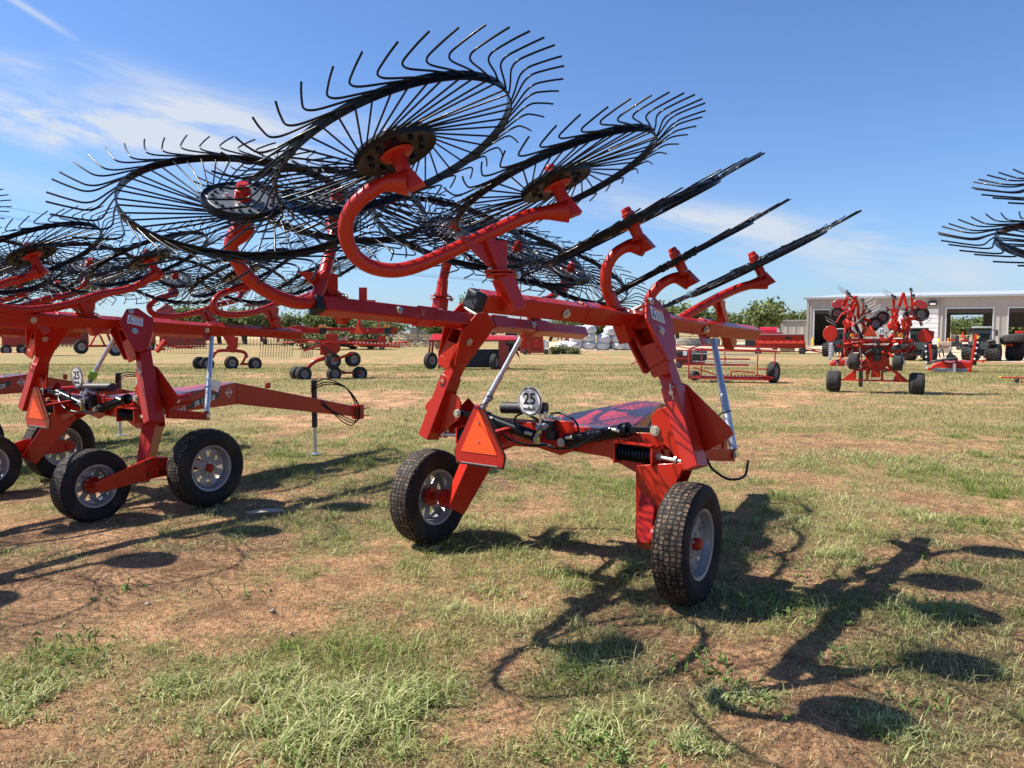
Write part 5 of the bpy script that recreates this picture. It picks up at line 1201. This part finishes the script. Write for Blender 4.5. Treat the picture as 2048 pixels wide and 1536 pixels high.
def mower2():
    T = Far('rotary_mower', 'red mower with pale upright wing half hidden behind the left tedder wheel', 'mower', 1690, 733)
    mb = MB(); T.pr(mb, [(1658, 728), (1664, 722), (1700, 720), (1740, 722), (1742, 729), (1662, 732)], .2, 2); T.p(mb, 'deck', 'red', .04)
    mb = MB(); T.pr(mb, [(1659, 686), (1666, 686), (1664, 719), (1656, 720)], .3, .5); w = T.p(mb, 'folded_wing', 'grey', .02)
    mb = MB()
    for k in range(8): T.bx(mb, 1657, 688+k*4, 1665, 689.5+k*4, .24, .3)
    T.p(mb, 'wing_slots', 'white', 0, w); mb = MB(); T.bx(mb, 1690, 720, 1693, 741, 0, .1); T.p(mb, 'jack_stand', 'grey')
mower2()
def pallet():
    T = Far('brick_pallet', 'pallet of brown wrapped goods behind the folded mower', 'pallet', 1892, 706); mb = MB(); T.bx(mb, 1876, 684, 1903, 692, 0, 2); T.bx(mb, 1878, 692, 1902, 700, .1, 1.9); T.p(mb, 'wrapped_load', mat('brown_load', (.34, .24, .18), .8, var=.4), .05)
    mb = MB(); T.bx(mb, 1876, 701, 1903, 705, 0, 2); T.p(mb, 'pallet_base', 'wood')
    T = Far('implement_trailer', 'black implement with red bar behind the pallet by the open doorway', 'implement', 1908, 700); mb = MB(); T.bx(mb, 1894, 684, 1924, 693, 0, 1.5); T.bx(mb, 1910, 671, 1918, 686, .2, 1); T.p(mb, 'body', 'matte', .1); mb = MB(); T.bx(mb, 1894, 678, 1910, 681, -.1, .1); T.p(mb, 'red_bar', 'red', .03)
    T.wheel(1898, 695, 5, .3, 80, -.1); T.wheel(1918, 695, 5, .3, 80, -.1)
pallet()
def edge_arm():
    T = Far('rotary_rake', 'thin red rotor arm with spring tines poking in at the right edge', 'hay rake', 2060, 792)
    mb = MB(); T.tb(mb, [(2001, 755, 0), (2080, 756, 0)], 3); T.tb(mb, [(2041, 766, .1), (2080, 756, .1)], 2.5); T.bx(mb, 2080, 745, 2095, 770, -.1, .3); T.tb(mb, [(2088, 770), (2088, 786)], 5); T.p(mb, 'rotor_arm', 'red')
    mb = MB(); T.tb(mb, [(1998, 754), (2002, 755)], 3.2); T.p(mb, 'tip_cap', 'yellow'); mb = MB(); T.bx(mb, 2030, 756, 2038, 765, -.1, .1); T.p(mb, 'tine_clamps', 'matte', .02)
    mb = MB()
    for k in range(4): T.tb(mb, [(2030+k*2.5, 757), (2022+k*5, 769), (2014+k*5, 781)], 1., 5)
    T.p(mb, 'tines', 'matte'); T.wheel(2088, 782, 9, .2, 60)
edge_arm()
def seeder():
    T = Far('grain_drill', 'red grain drill with a scalloped hopper edge left of the shop', 'grain drill', 1560, 708)
    mb = MB(); T.bx(mb, 1513, 669, 1609, 684, .3, 1.8); T.bx(mb, 1511, 682, 1611, 697, .2, 1.9); T.p(mb, 'hopper', 'red', .04)
    mb = MB(); n = 7
    for i in range(n): x = 1516+i*13.2; T.pr(mb, [(x, 684.5), (x+3.3, 682.5), (x+6.6, 680), (x+9.9, 682.5), (x+13.2, 684.5), (x+13.2, 687), (x, 687)], .12, .05)
    T.p(mb, 'scallops', mat('bright_red', (.75, .06, .03), .3, coat=.5)); mb = MB(); T.bx(mb, 1513, 668, 1609, 669.6, .2, 1.9); T.p(mb, 'lid_rim', 'grey')
    mb = MB(); T.pr(mb, [(1569, 675), (1577, 673), (1585, 676), (1583, 679), (1572, 679)], .28, .02); T.p(mb, 'sticker', 'decalblack')
    mb = MB(); T.bx(mb, 1490, 676, 1510, 694, .3, 1.5); T.p(mb, 'tool_box', 'matte', .05)
    mb = MB(); T.bx(mb, 1505, 702, 1600, 704.5, .6, 1.2); T.bx(mb, 1600, 695, 1612, 702, .6, 1.4); T.tb(mb, [(1612, 700, .6), (1650, 706, .4)], 3); T.tb(mb, [(1606, 703, .6), (1640, 699, .4)], 2.5); T.tb(mb, [(1610, 696, .8), (1655, 703, .8)], 2); T.p(mb, 'tow_frame', 'red', .03)
    mb = MB(); T.bx(mb, 1560, 697, 1590, 703, .5, 1.5); T.p(mb, 'under_box', 'palewood')
    T.wheel(1516, 703, 6.5, .4, 75, .1); T.wheel(1604, 702, 6.5, .4, 75, .1)
    T = Far('round_baler', 'crimson round machine behind the grain drill with an orange-tipped spout', 'farm machine', 1535, 700)
    mb = MB(); T.bx(mb, 1512, 664, 1562, 690, 0, 2.5); T.p(mb, 'body', 'darkred', .1); mb = MB(); c = T.q(1520, 662, 1); mb.cyl(c, T.q(1554, 662, 1), 8*T.k, n=20); T.p(mb, 'drum', mat('crimson', (.45, .01, .03), .35, coat=.5))
    mb = MB(); T.tb(mb, [(1494, 657, .5), (1512, 664, .5)], 5); o = T.p(mb, 'spout', 'matte'); mb = MB(); T.tb(mb, [(1489, 654.5, .5), (1495, 657.5, .5)], 5.6); T.p(mb, 'spout_tip', 'smv', 0, o)
    T.wheel(1550, 694, 6, .3, 80)
seeder()
def frame_rake():
    T = Far('hay_machine', 'low open red tube frame with silver rails right of the nearest rake', 'hay machine', 1470, 766)
    mb = MB()
    for l in (((1378, 697), (1555, 702)), ((1378, 756), (1540, 760)), ((1378, 697), (1377, 758)), ((1552, 702, .2), (1547, 760, .2)), ((1516, 700), (1514, 752)), ((1378, 697), (1400, 692, 1)), ((1400, 692, 1), (1556, 697, 1)), ((1462, 742), (1510, 745)), ((1462, 742), (1462, 752)), ((1386, 735), (1440, 752)), ((1548, 756), (1514, 750)), ((1535, 738), (1516, 738)), ((1404, 695), (1402, 756)), ((1340, 692, 1.5), (1380, 700, 1))): T.tb(mb, l, 3.2, 4)
    T.bx(mb, 1385, 752, 1546, 760, .1, .5); T.p(mb, 'frame', 'darkred', .01)
    mb = MB(); 
    for i in range(14): T.bx(mb, 1440+i*7, 750, 1443+i*7, 760, .0, .1)
    T.p(mb, 'reel_teeth', 'red')
    for y in (707, 723): mb = MB(); T.tb(mb, [(1384, y, .1), (1512, y+3, .1)], 2.6); T.p(mb, 'silver_rail', 'galv')
    mb = MB(); T.bx(mb, 1382, 703, 1412, 722, .4, 1.0); T.p(mb, 'gearbox', 'matte', .04); mb = MB(); T.bx(mb, 1366, 702, 1374, 711, 0, .1); T.p(mb, 'white_plate', 'white')
    T.wheel(1548, 746, 21, .25, 22, .4, rimc='grey'); T.wheel(1388, 752, 10, .25, 60, .3, rimc='grey')
    T = Far('cutter_bar', 'long low red cutter bar machine behind the open tube frame', 'hay machine', 1420, 737)
    mb = MB(); T.bx(mb, 1344, 716, 1500, 720, 0, .3); T.bx(mb, 1344, 727, 1498, 732, 0, .5); T.bx(mb, 1352, 700, 1410, 728, .2, .9); T.tb(mb, [(1390, 700), (1560, 704)], 3, 4); T.tb(mb, [(1450, 704), (1450, 730)], 3, 4); T.tb(mb, [(1262, 727, 0), (1282, 719, 0)], 3); T.tb(mb, [(1262, 728, .3), (1290, 724, .3)], 2); T.p(mb, 'bars', 'darkred', .02)
    mb = MB(); T.bx(mb, 1350, 703, 1376, 712, .1, .3); T.p(mb, 'gearbox', 'matte', .04); T.wheel(1358, 730, 6, .2, 80)
frame_rake()
def moco():
    T = Far('mower_conditioner', 'red mower conditioner with black curtains and pink-lit roof behind the left post', 'mower conditioner', 940, 740)
    mb = MB(); mb.hexa([T.q(858, 682, 0), T.q(1040, 682, 0), T.q(1040, 682, 2.2), T.q(858, 682, 2.2), T.q(864, 668, .5), T.q(1036, 676, .5), T.q(1036, 671, 2), T.q(866, 668, 2)]); T.p(mb, 'roof', 'red', .03)
    mb = MB()
    for x in (860, 866, 1001, 1010): T.tb(mb, [(x, 682, .1), (x-2, 706, .1)], 5, 4)
    T.bx(mb, 856, 679, 1045, 683, -.05, .1); T.bx(mb, 997, 680, 1010, 738, 0, .4); T.bx(mb, 1008, 690, 1018, 740, .1, .5); T.bx(mb, 876, 700, 880, 736, 0, .1); T.p(mb, 'frame', 'darkred', .02)
    mb = MB(); T.bx(mb, 877, 700, 1000, 735, .2, 1.6); T.p(mb, 'curtain', 'curtain', .05)
    mb = MB(); T.pr(mb, [(1012, 686), (1030, 690), (1040, 712), (1043, 730), (1040, 716), (1032, 706), (1022, 708), (1014, 706)], .4, .05); T.p(mb, 'torn_curtain', 'curtain')
    mb = MB(); T.bx(mb, 870, 684, 905, 699, 1.0, 1.1); T.tb(mb, [(868, 684, .4), (872, 700, .4)], 3, 4); T.p(mb, 'rear_boards', 'palewood')
    T.wheel(862, 721, 16.5, .28, 38, -.2, rimc='rim'); T.wheel(989, 724, 16.5, .28, 20, -.2, rimc='rim'); T.smv(903, 673, 15, 15, -.1)
moco()
def red_bin():
    T = Far('feed_wagon', 'orange-red upright wagon with a sloping side left of the white bales', 'wagon', 1067, 709)
    mb = MB(); T.pr(mb, [(1042, 700), (1040, 668), (1052, 662), (1078, 662), (1086, 672), (1088, 704), (1060, 706)], .1, 1.6); T.p(mb, 'body', 'red', .04)
    mb = MB(); T.tb(mb, [(1072, 684, 0), (1085, 664, 0)], 3); T.bx(mb, 1040, 700, 1094, 706, 0, .4); T.bx(mb, 1056, 684, 1062, 708, -.1, .1); T.p(mb, 'struts', 'darkred', .02)
    mb = MB(); T.bx(mb, 1085, 680, 1091, 698, .2, .6); T.bx(mb, 1092, 681, 1098, 696, .2, .8); T.p(mb, 'white_tanks', 'white', .08); T.wheel(1092, 703, 5, .3, 70); T.wheel(1050, 704, 5, .3, 70)
red_bin()
def bales():
    rs = random.Random(8); k = 0
    rows = [(1128, 692, 1), (1150, 690, 0), (1153, 676, 0), (1178, 690, 0), (1176, 675, 0), (1178, 659, 0), (1205, 692, 0), (1208, 678, 0), (1228, 690, 1), (1238, 691, 0), (1236, 676, 0), (1216, 676, 1), (1222, 662, 0), (1260, 692, 0), (1262, 679, 0), (1160, 661, 1), (1280, 692, 1)]
    word = ['lowest layer at the left end', 'lowest layer, second from the left', 'second layer above the weeds at left', 'lowest layer, third from the left', 'second layer under the lone peak', 'top layer, left peak of the pile', 'lowest layer in the middle', 'second layer in the middle', 'lowest layer, behind the middle pair', 'lowest layer, third from the right', 'second layer, third from the right', 'second layer, set back in the middle', 'top layer, loose dark-mouthed bag on the right', 'lowest layer at the right end', 'second layer at the right end', 'top layer, half hidden behind the left peak', 'lowest layer, hidden by the red post']
    for (x, y, bk), w in zip(rows, word):
        g, d = ground(1200, 701); d = (g-V((0, 0, CAM_H))).dot(V((0, CP, -SP))); r = 14.5*d/1540; c = P(x, y+.5, d); c.y += bk*1.2; hh = 8.3*d/1540
        vs = []; fs = []; n = 18; m = 9
        for i in range(m):
            t = i/(m-1); zz = -hh+2*hh*t; rad = r*(1-abs(2*t-1)**5*.38)
            for j in range(n):
                a = 2*math.pi*j/n; rr = rad*(1+rs.uniform(-.05, .05)); vs.append(c+V((math.cos(a)*rr, math.sin(a)*rr, zz+rs.uniform(-.04, .04)+(.12*math.cos(a*2) if i == m-1 else 0))))
        for i in range(m-1):
            for j in range(n): fs.append((i*n+j, i*n+(j+1) % n, (i+1)*n+(j+1) % n, (i+1)*n+j))
        vs.append(c+Z*(hh+.12)); fs += [(len(vs)-1, (m-1)*n+j, (m-1)*n+(j+1) % n) for j in range(n)]; fs.append(tuple(range(n)))
        mb = MB(); mb.add(vs, fs); solo(mb, 'wrapped_bale', 'bag', 'white wrapped bale: '+w, 'bale', V((c.x, c.y, c.z-hh)), 'white wrapped bales in the pile', smooth=60)
bales()
def utvs():
    for x, m, lab in ((1110, 'blue', 'blue utility vehicle at the left end of the far row'), (1129, 'red', 'red utility vehicle second in the far row'), (1147, 'blue', 'blue utility vehicle third in the far row, beside a red trailer'), (1163, 'matte', 'dark utility vehicle fourth in the far row'), (1205, 'matte', 'black utility vehicle glimpsed above the bale pile'), (1250, 'darkred', 'dark red utility vehicle at the right end of the far row')):
        T = Far('utility_vehicle', lab, 'utility vehicle', x, 679, 'utility vehicles in the far row'); mb = MB(); T.bx(mb, x-8, 668, x+8, 675, 0, 2.6); T.p(mb, 'body', m, .15)
        mb = MB(); T.bx(mb, x-7, 660, x+7, 661.4, .4, 2.3)
        for a in (-6.5, 6.5): T.tb(mb, [(x+a, 661, .5), (x+a, 669, .2)], 1.2, 4); T.tb(mb, [(x+a, 661, 2.2), (x+a, 669, 2.3)], 1.2, 4)
        T.p(mb, 'roll_cage', 'matte')
        for a in (-6, 6): T.wheel(x+a, 676, 3, .3, 10, .2, ribs=False, n=14)
    T = Far('shade_canopy', 'long thin metal shade canopy over the far row of vehicles', 'canopy', 1180, 680); mb = MB(); T.bx(mb, 1095, 657, 1300, 658.6, 1, 7); T.p(mb, 'roof', 'roofmetal'); mb = MB()
    for i in range(9): T.tb(mb, [(1100+i*24, 658, 1.2), (1100+i*24, 680, 1.2)], 1, 4)
    T.p(mb, 'posts', 'grey')
    T = Far('red_trailer', 'small dark red two-wheeled implement in front of the far vehicles', 'implement', 1142, 690); mb = MB(); T.bx(mb, 1130, 676, 1158, 684, 0, 1); T.tb(mb, [(1128, 680), (1122, 687)], 3); T.tb(mb, [(1134, 676, .2), (1140, 671, .2), (1158, 674, .2)], 4); T.p(mb, 'body', 'darkred', .1); T.wheel(1137, 686, 4, .2, 80, -.1, n=14); T.wheel(1155, 685, 4, .2, 80, -.1, n=14)
    T = Far('pickup_truck', 'white pickup truck parked far off left of the nearest rake', 'truck', 880, 672)
    mb = MB(); T.pr(mb, [(862, 669), (862, 664), (880, 664), (886, 665), (893, 666), (895, 669), (893, 670.5), (864, 670.5)], 0, 2); T.pr(mb, [(864, 664.5), (865, 660.5), (876, 660.5), (881, 664.5)], .2, 1.6); T.p(mb, 'body', 'white', .12); mb = MB(); T.pr(mb, [(866, 663.8), (866.8, 661.3), (870, 661.3), (870, 663.8)], .17, .02); T.pr(mb, [(871, 663.8), (871, 661.3), (875.3, 661.3), (878.5, 663.8)], .17, .02); T.p(mb, 'windows', 'glass')
    for a in (867, 889): T.wheel(a, 670.3, 2.4, .3, 90, .1, ribs=False, n=14)
    T = Far('far_shed', 'low dark shed roof beyond the white pickup', 'shed', 857, 669); mb = MB(); T.bx(mb, 820, 660, 862, 668, 3, 12); T.p(mb, 'wall', 'siding'); mb = MB(); T.bx(mb, 818, 655, 864, 660.5, 2.5, 12.5); T.p(mb, 'roof', 'grey')
    T = Far('concrete_barrier', 'long low concrete trough behind the boom of the nearest rake', 'trough', 1400, 692); mb = MB(); T.bx(mb, 1352, 679, 1440, 690, 0, 1.5); T.p(mb, 'trough', 'concrete', .1); mb = MB(); T.bx(mb, 1352, 677, 1440, 679, .2, 1.3); T.p(mb, 'rim', 'grey')
    T = Far('mesh_roll', 'dark green roll lying right of the concrete trough', 'roll', 1455, 693); mb = MB(); mb.cyl(T.q(1443, 688, 0), T.q(1467, 688, 0), 4.5*T.k); mb.cyl(T.q(1448, 684, .5), T.q(1464, 684, .5), 3.5*T.k); T.p(mb, 'roll', mat('dark_green', (.05, .08, .05), .8))
utvs()
def lumber():
    rs = random.Random(12); T = Far('lumber_pile', 'grey weathered pile of planks and branches left of the pickup', 'lumber pile', 815, 694); mb = MB()
    for i in range(150):
        x, y = rs.uniform(772, 862), 0; y = rs.uniform(662+abs(x-806)*.35, 694); a = rs.gauss(0, .35); L = rs.uniform(8, 26); b = rs.uniform(0, 4)
        mb.beam(T.q(x-L/2*math.cos(a), y-L/2*math.sin(a), b), T.q(x+L/2*math.cos(a), y+L/2*math.sin(a), b+rs.uniform(-1, 1)), .12, .05)
    T.p(mb, 'planks', 'wood'); T = Far('pale_boards', 'stack of pale boards beyond the lumber pile', 'boards', 850, 684); mb = MB()
    for i in range(5): T.bx(mb, 806+i*2, 668+i*3, 880-i*2, 670.5+i*3, i*.1, 1)
    T.p(mb, 'boards', 'palewood')
lumber()

# ------------------------------------------------------------------ rotary rakes and red machines at left
def rotary(label, x, y, parts, group='rotary rakes standing on the field'):
    return Far('rotary_rake', label, 'hay rake', x, y, group)
def rr1():
    T = rotary('rotary rake with four small wheels under its rotor, right one of two', 665, 758, 0)
    mb = MB(); T.tb(mb, [(612, 741, .2), (625, 726, .2), (645, 718, .2), (668, 718, .2)], 9); T.tb(mb, [(668, 720), (690, 712), (706, 705)], 6); T.tb(mb, [(640, 694), (668, 735, 0), (690, 745)], 5); T.bx(mb, 684, 744, 722, 748, .1, .2); T.pr(mb, [(640, 690), (682, 690), (680, 702), (668, 712), (640, 710)], .1, .4); T.bx(mb, 650, 668, 676, 692, .1, .5); T.p(mb, 'gearbox_frame', 'red', .02)
    for x, y, r in ((593, 747, 13), (607, 748, 15), (666, 722, 15), (706, 719, 15), (668, 747, 14), (720, 748, 14)): T.wheel(x, y, r, .30, 62, .25 if x in (593, 706, 720) else 0, rimc='grey')
    mb = MB()
    for a, b in (((660, 684), (520, 672)), ((660, 684), (560, 686, 1.5)), ((660, 684), (800, 694)), ((660, 684), (770, 680, 1.5)), ((660, 684), (700, 676, 2)), ((660, 684), (610, 700, -1))): T.tb(mb, [a, b], 4, 6)
    rt = T.p(mb, 'rotor_arms', 'red'); mb = MB(); 
    for k in range(13): T.tb(mb, [(520+k*5.4, 674), (521+k*5.4, 690), (519+k*5.4, 716)], 1., 4)
    for k in range(7): T.tb(mb, [(603+k*3.6, 690), (604+k*3.6, 700), (602+k*3.6, 717)], 1., 4)
    for k in range(16): T.tb(mb, [(735+k*5, 686+k*.4, .5), (740+k*5, 698, .5)], .9, 4)
    T.p(mb, 'tines', 'matte', 0, rt)
    mb = MB(); T.bx(mb, 480, 662, 640, 667, .8, 1.1); T.bx(mb, 560, 655, 800, 662, .9, 1.2); T.bx(mb, 700, 662, 795, 668, .8, 1.1); T.tb(mb, [(760, 630, 1), (760, 664, 1)], 4, 4); T.tb(mb, [(718, 620, 1), (724, 664, 1)], 8, 4); T.pr(mb, [(578, 652), (600, 650), (640, 662), (590, 664)], .8, .2); T.pr(mb, [(735, 660), (745, 656), (770, 664), (740, 666)], .8, .2); T.tb(mb, [(600, 672, .5), (600, 700, .4)], 3, 4); T.p(mb, 'boom', 'red', .02)
    mb = MB()
    for x in (645, 778): T.bx(mb, x-8, 654, x+8, 668, .6, .7)
    lb = T.p(mb, 'light_board', 'matte', .02); mb = MB()
    for x in (641, 649, 772, 780): c = T.q(x, 652, .58); mb.cyl(c, c+V((0, -.06, 0)), 3.6*T.k)
    T.p(mb, 'amber_light', 'amber', 0, lb); T.smv(717, 657, 20, 24, .55)
    mb = MB(); T.tb(mb, [(632, 683, -.1), (655, 700, -.2), (668, 712, -.1)], 3); T.tb(mb, [(580, 650, .6), (590, 644, .6), (610, 655, .6), (630, 650, .6)], 1.5); T.p(mb, 'hoses', 'matte')
rr1()
def rr2():
    T = rotary('rotary rake with four small wheels and tall centre frame, left one of two', 455, 738, 0)
    mb = MB(); T.tb(mb, [(424, 716, .1), (432, 704, .1), (446, 701, .1), (476, 702, .1), (490, 706, .1), (494, 716, .1)], 7); T.pr(mb, [(446, 674), (477, 674), (476, 694), (468, 706), (448, 702), (456, 690)], 0, .3); T.bx(mb, 480, 726, 505, 730, .1, .2); T.tb(mb, [(492, 712), (484, 728)], 5); T.bx(mb, 446, 662, 470, 676, 0, .4); T.p(mb, 'gearbox_frame', 'red', .02)
    for x, y, r in ((399, 727, 13), (414, 728, 13.5), (463, 726, 13.5), (510, 728, 13.5)): T.wheel(x, y, r, .30, 62, .2 if x in (399, 510) else 0, rimc='grey')
    mb = MB()
    for a, b in (((460, 670), (320, 667)), ((460, 670), (350, 675, 1)), ((460, 670), (600, 674, 1)), ((460, 670), (520, 665, 1.5))): T.tb(mb, [a, b], 4, 6)
    rt = T.p(mb, 'rotor_arms', 'red'); mb = MB()
    for k in range(18): T.tb(mb, [(322+k*6, 669, .3), (323+k*6, 690, .3), (321+k*6, 706, .3)], .9, 4)
    for k in range(14): T.tb(mb, [(480+k*7, 668, 1.2), (481+k*7, 680, 1.2), (480+k*7, 694, 1.2)], .9, 4)
    T.p(mb, 'tines', 'matte', 0, rt)
    mb = MB(); T.tb(mb, [(330, 664, .6), (520, 668, .6)], 4, 4); T.tb(mb, [(322, 668, .3), (372, 664, .3), (372, 694, .3), (388, 694, .3)], 3, 4); T.tb(mb, [(318, 664, .3), (340, 692, .3), (386, 694, .3)], 4, 4); T.tb(mb, [(312, 704, .2), (330, 680, .2)], 10, 4); T.p(mb, 'guard_frame', 'red')
rr2()
def red_machines():
    for x0, x1, yb, lab in ((318, 412, 697, 'dark red slotted machine body behind the left rotary rake'), (82, 178, 694, 'dark red slotted machine body at far left behind the second rake')):
        T = Far('seed_drill', lab, 'farm machine', (x0+x1)/2, yb); mb = MB(); T.bx(mb, x0, 656, x1, yb-6, 0, 2); T.tb(mb, [(x0, yb-4, -.1), (x1, yb-4, -.1)], 3, 4); T.p(mb, 'body', 'darkred', .06)
        mb = MB()
        for i in (0, 1):
            for k in range(4): T.bx(mb, x1-10-i*9, 661+k*5.5, x1-4-i*9, 664.5+k*5.5, -.04, .02)
        T.p(mb, 'louvres', 'decalblack'); mb = MB()
        for i in range(12): T.tb(mb, [(x0+4+i*(x1-x0-8)/11, yb-6, -.1), (x0+3+i*(x1-x0-8)/11, yb, -.1)], 1.6, 4)
        T.p(mb, 'coulters', 'matte')
    T = Far('wheeled_cart', 'red wheeled chassis with two dark tyres between the posts of the second rake', 'farm machine', 200, 712); mb = MB(); T.bx(mb, 172, 690, 225, 694, .2, .6); T.tb(mb, [(180, 692), (196, 668), (210, 692)], 4, 4); T.bx(mb, 185, 652, 240, 668, .3, 1.2); T.tb(mb, [(215, 668, .2), (225, 692, .2)], 5, 4); T.p(mb, 'chassis', 'red', .02); T.wheel(162, 694, 14, .3, 60, .3, rimc='grey'); T.wheel(231, 697, 15, .3, 68, 0, rimc='grey')
    T = Far('red_implement', 'red implement with rounded crest peeking over the boom of the second rake', 'farm machine', 62, 712); mb = MB(); T.pr(mb, [(38, 640), (44, 622), (58, 610), (76, 610), (96, 625), (100, 645), (96, 690), (44, 690)], .3, 1.0); T.pr(mb, [(300, 645), (320, 618), (340, 606), (352, 612), (362, 634), (362, 660), (300, 660)], 2, .6); T.p(mb, 'hood', 'darkred', .03); T.wheel(60, 700, 12, .3, 70, .1)
    T = Far('baler', 'dark red boxy baler standing left of the warning label of the second rake', 'farm machine', 28, 706); mb = MB(); T.bx(mb, 2, 652, 52, 694, .2, 2.0); T.pr(mb, [(6, 652), (14, 640), (44, 640), (50, 652)], .3, 1.6); T.p(mb, 'body', 'darkred', .08); T.wheel(12, 700, 10, .3, 70, .1, rimc='grey'); T.wheel(44, 699, 10, .3, 70, .1, rimc='grey'); mb = MB(); T.tb(mb, [(2, 670, 0), (52, 664, 0)], 4, 4); T.tb(mb, [(52, 696, .2), (84, 704, .2)], 4, 4); T.p(mb, 'side_rails', 'red')
    T = Far('baler', 'dark red machine with twin side doors between the two left posts', 'farm machine', 282, 701); mb = MB(); T.bx(mb, 240, 656, 312, 690, .4, 2.2); T.pr(mb, [(244, 656), (256, 644), (292, 646), (306, 656)], .5, 1.6); T.p(mb, 'body', 'darkred', .08); T.wheel(262, 694, 9, .3, 70, .1, rimc='grey'); T.wheel(300, 694, 9, .3, 70, .1, rimc='grey'); mb = MB(); T.bx(mb, 248, 660, 270, 684, .36, .42); T.bx(mb, 276, 660, 298, 684, .36, .42); T.p(mb, 'side_door', 'red', .03); mb = MB(); T.tb(mb, [(312, 690, .3), (330, 700, .2)], 4, 4); T.p(mb, 'drawbar', 'red')
    T = Far('rotary_rake', 'far parked rotor with pale toothed rails right of the twin rotary rakes', 'hay rake', 800, 700); mb = MB(); T.tb(mb, [(700, 684), (822, 690)], 3, 4); T.tb(mb, [(705, 692, 1), (818, 684, 1)], 3, 4); T.bx(mb, 756, 672, 772, 694, .2, .7); T.p(mb, 'rotor_arms', 'red'); mb = MB()
    for i in range(16): T.bx(mb, 704+i*7.4, 683+i*.3, 707+i*7.4, 686+i*.3, -.08, .0)
    T.p(mb, 'tine_holders', 'white'); T.wheel(764, 696, 5, .2, 80, .2)
    # dark arched frames against the sky
    T = Far('hay_ring', 'pair of dark bent-tube arches on the horizon between the rakes', 'farm machine', 385, 676); mb = MB(); T.tb(mb, [(371, 640), (375, 620), (380, 618), (386, 634)], 1.6, 5); T.tb(mb, [(388, 640), (394, 622), (399, 621), (403, 636)], 1.6, 5); T.bx(mb, 368, 634, 405, 670, .5, 1); T.p(mb, 'arches', 'darkred')
    T = Far('disc_harrow', 'rusty brown folded implement silhouetted left of the second rake boom end', 'farm machine', 520, 684); mb = MB(); T.pr(mb, [(484, 611), (500, 603), (560, 596), (590, 604), (560, 610), (500, 614)], 0, 1.5); T.tb(mb, [(540, 610, .5), (542, 664, .5)], 5, 4); T.p(mb, 'folded_wing', mat('rust', (.22, .10, .07), .7, var=.3), .02); mb = MB(); T.tb(mb, [(520, 660, .5), (524, 684, .5)], 5); T.tb(mb, [(560, 660, .5), (556, 684, .5)], 5); T.bx(mb, 500, 656, 580, 664, .3, .8); T.p(mb, 'stand', 'darkred')
red_machines()
def power():
    pole, d = P(1041, 664, 170), 170
    r = thing('utility_pole', 'wooden utility pole glimpsed behind the far spiked wheels', 'utility pole', (pole.x, pole.y, gz(99))); mb = MB(); b = V((pole.x, pole.y, gz(99))); top = P(1041, 560, 170)
    mb.cyl(b, top, .16, .11, 8); part(mb, 'pole', 'bark', r); mb = MB(); mb.beam(top-Z*.6+V((-1.1, 0, 0)), top-Z*.6+V((1.1, 0, 0)), .12, .12); part(mb, 'crossarm', 'bark', r)
    r2_ = thing('utility_pole', 'tall wooden utility pole beyond the left edge of the photo', 'utility pole', (-70, 78, gz(99))); mb = MB(); top2 = V((-70, 78, 17.2)); mb.cyl(V((-70, 78, gz(99))), top2, .18, .12, 8); part(mb, 'pole', 'bark', r2_); mb = MB(); mb.beam(top2-Z*.6-V((1, -.6, 0)), top2-Z*.6+V((1, -.6, 0)), .12, .12); part(mb, 'crossarm', 'bark', r2_)
    for k, lab in ((-1, 'lower thin overhead wire at upper left'), (0, 'middle thin overhead wire at upper left'), (1, 'upper thin overhead wire at upper left')):
        mb = MB(); a = top2-Z*.5+V((k*.9, -k*.5, (k == 1)*1.0)); b = top-Z*.5+V((k*1., 0, 0)); pts = [a.lerp(b, i/24)-Z*(4*1.8*(i/24)*(1-i/24)) for i in range(25)]; mb.tube(pts, .018, 5)
        solo(mb, 'overhead_wire', 'wire', lab, 'wire', a, 'overhead wires')
power()
print('objects', len(scene.objects))
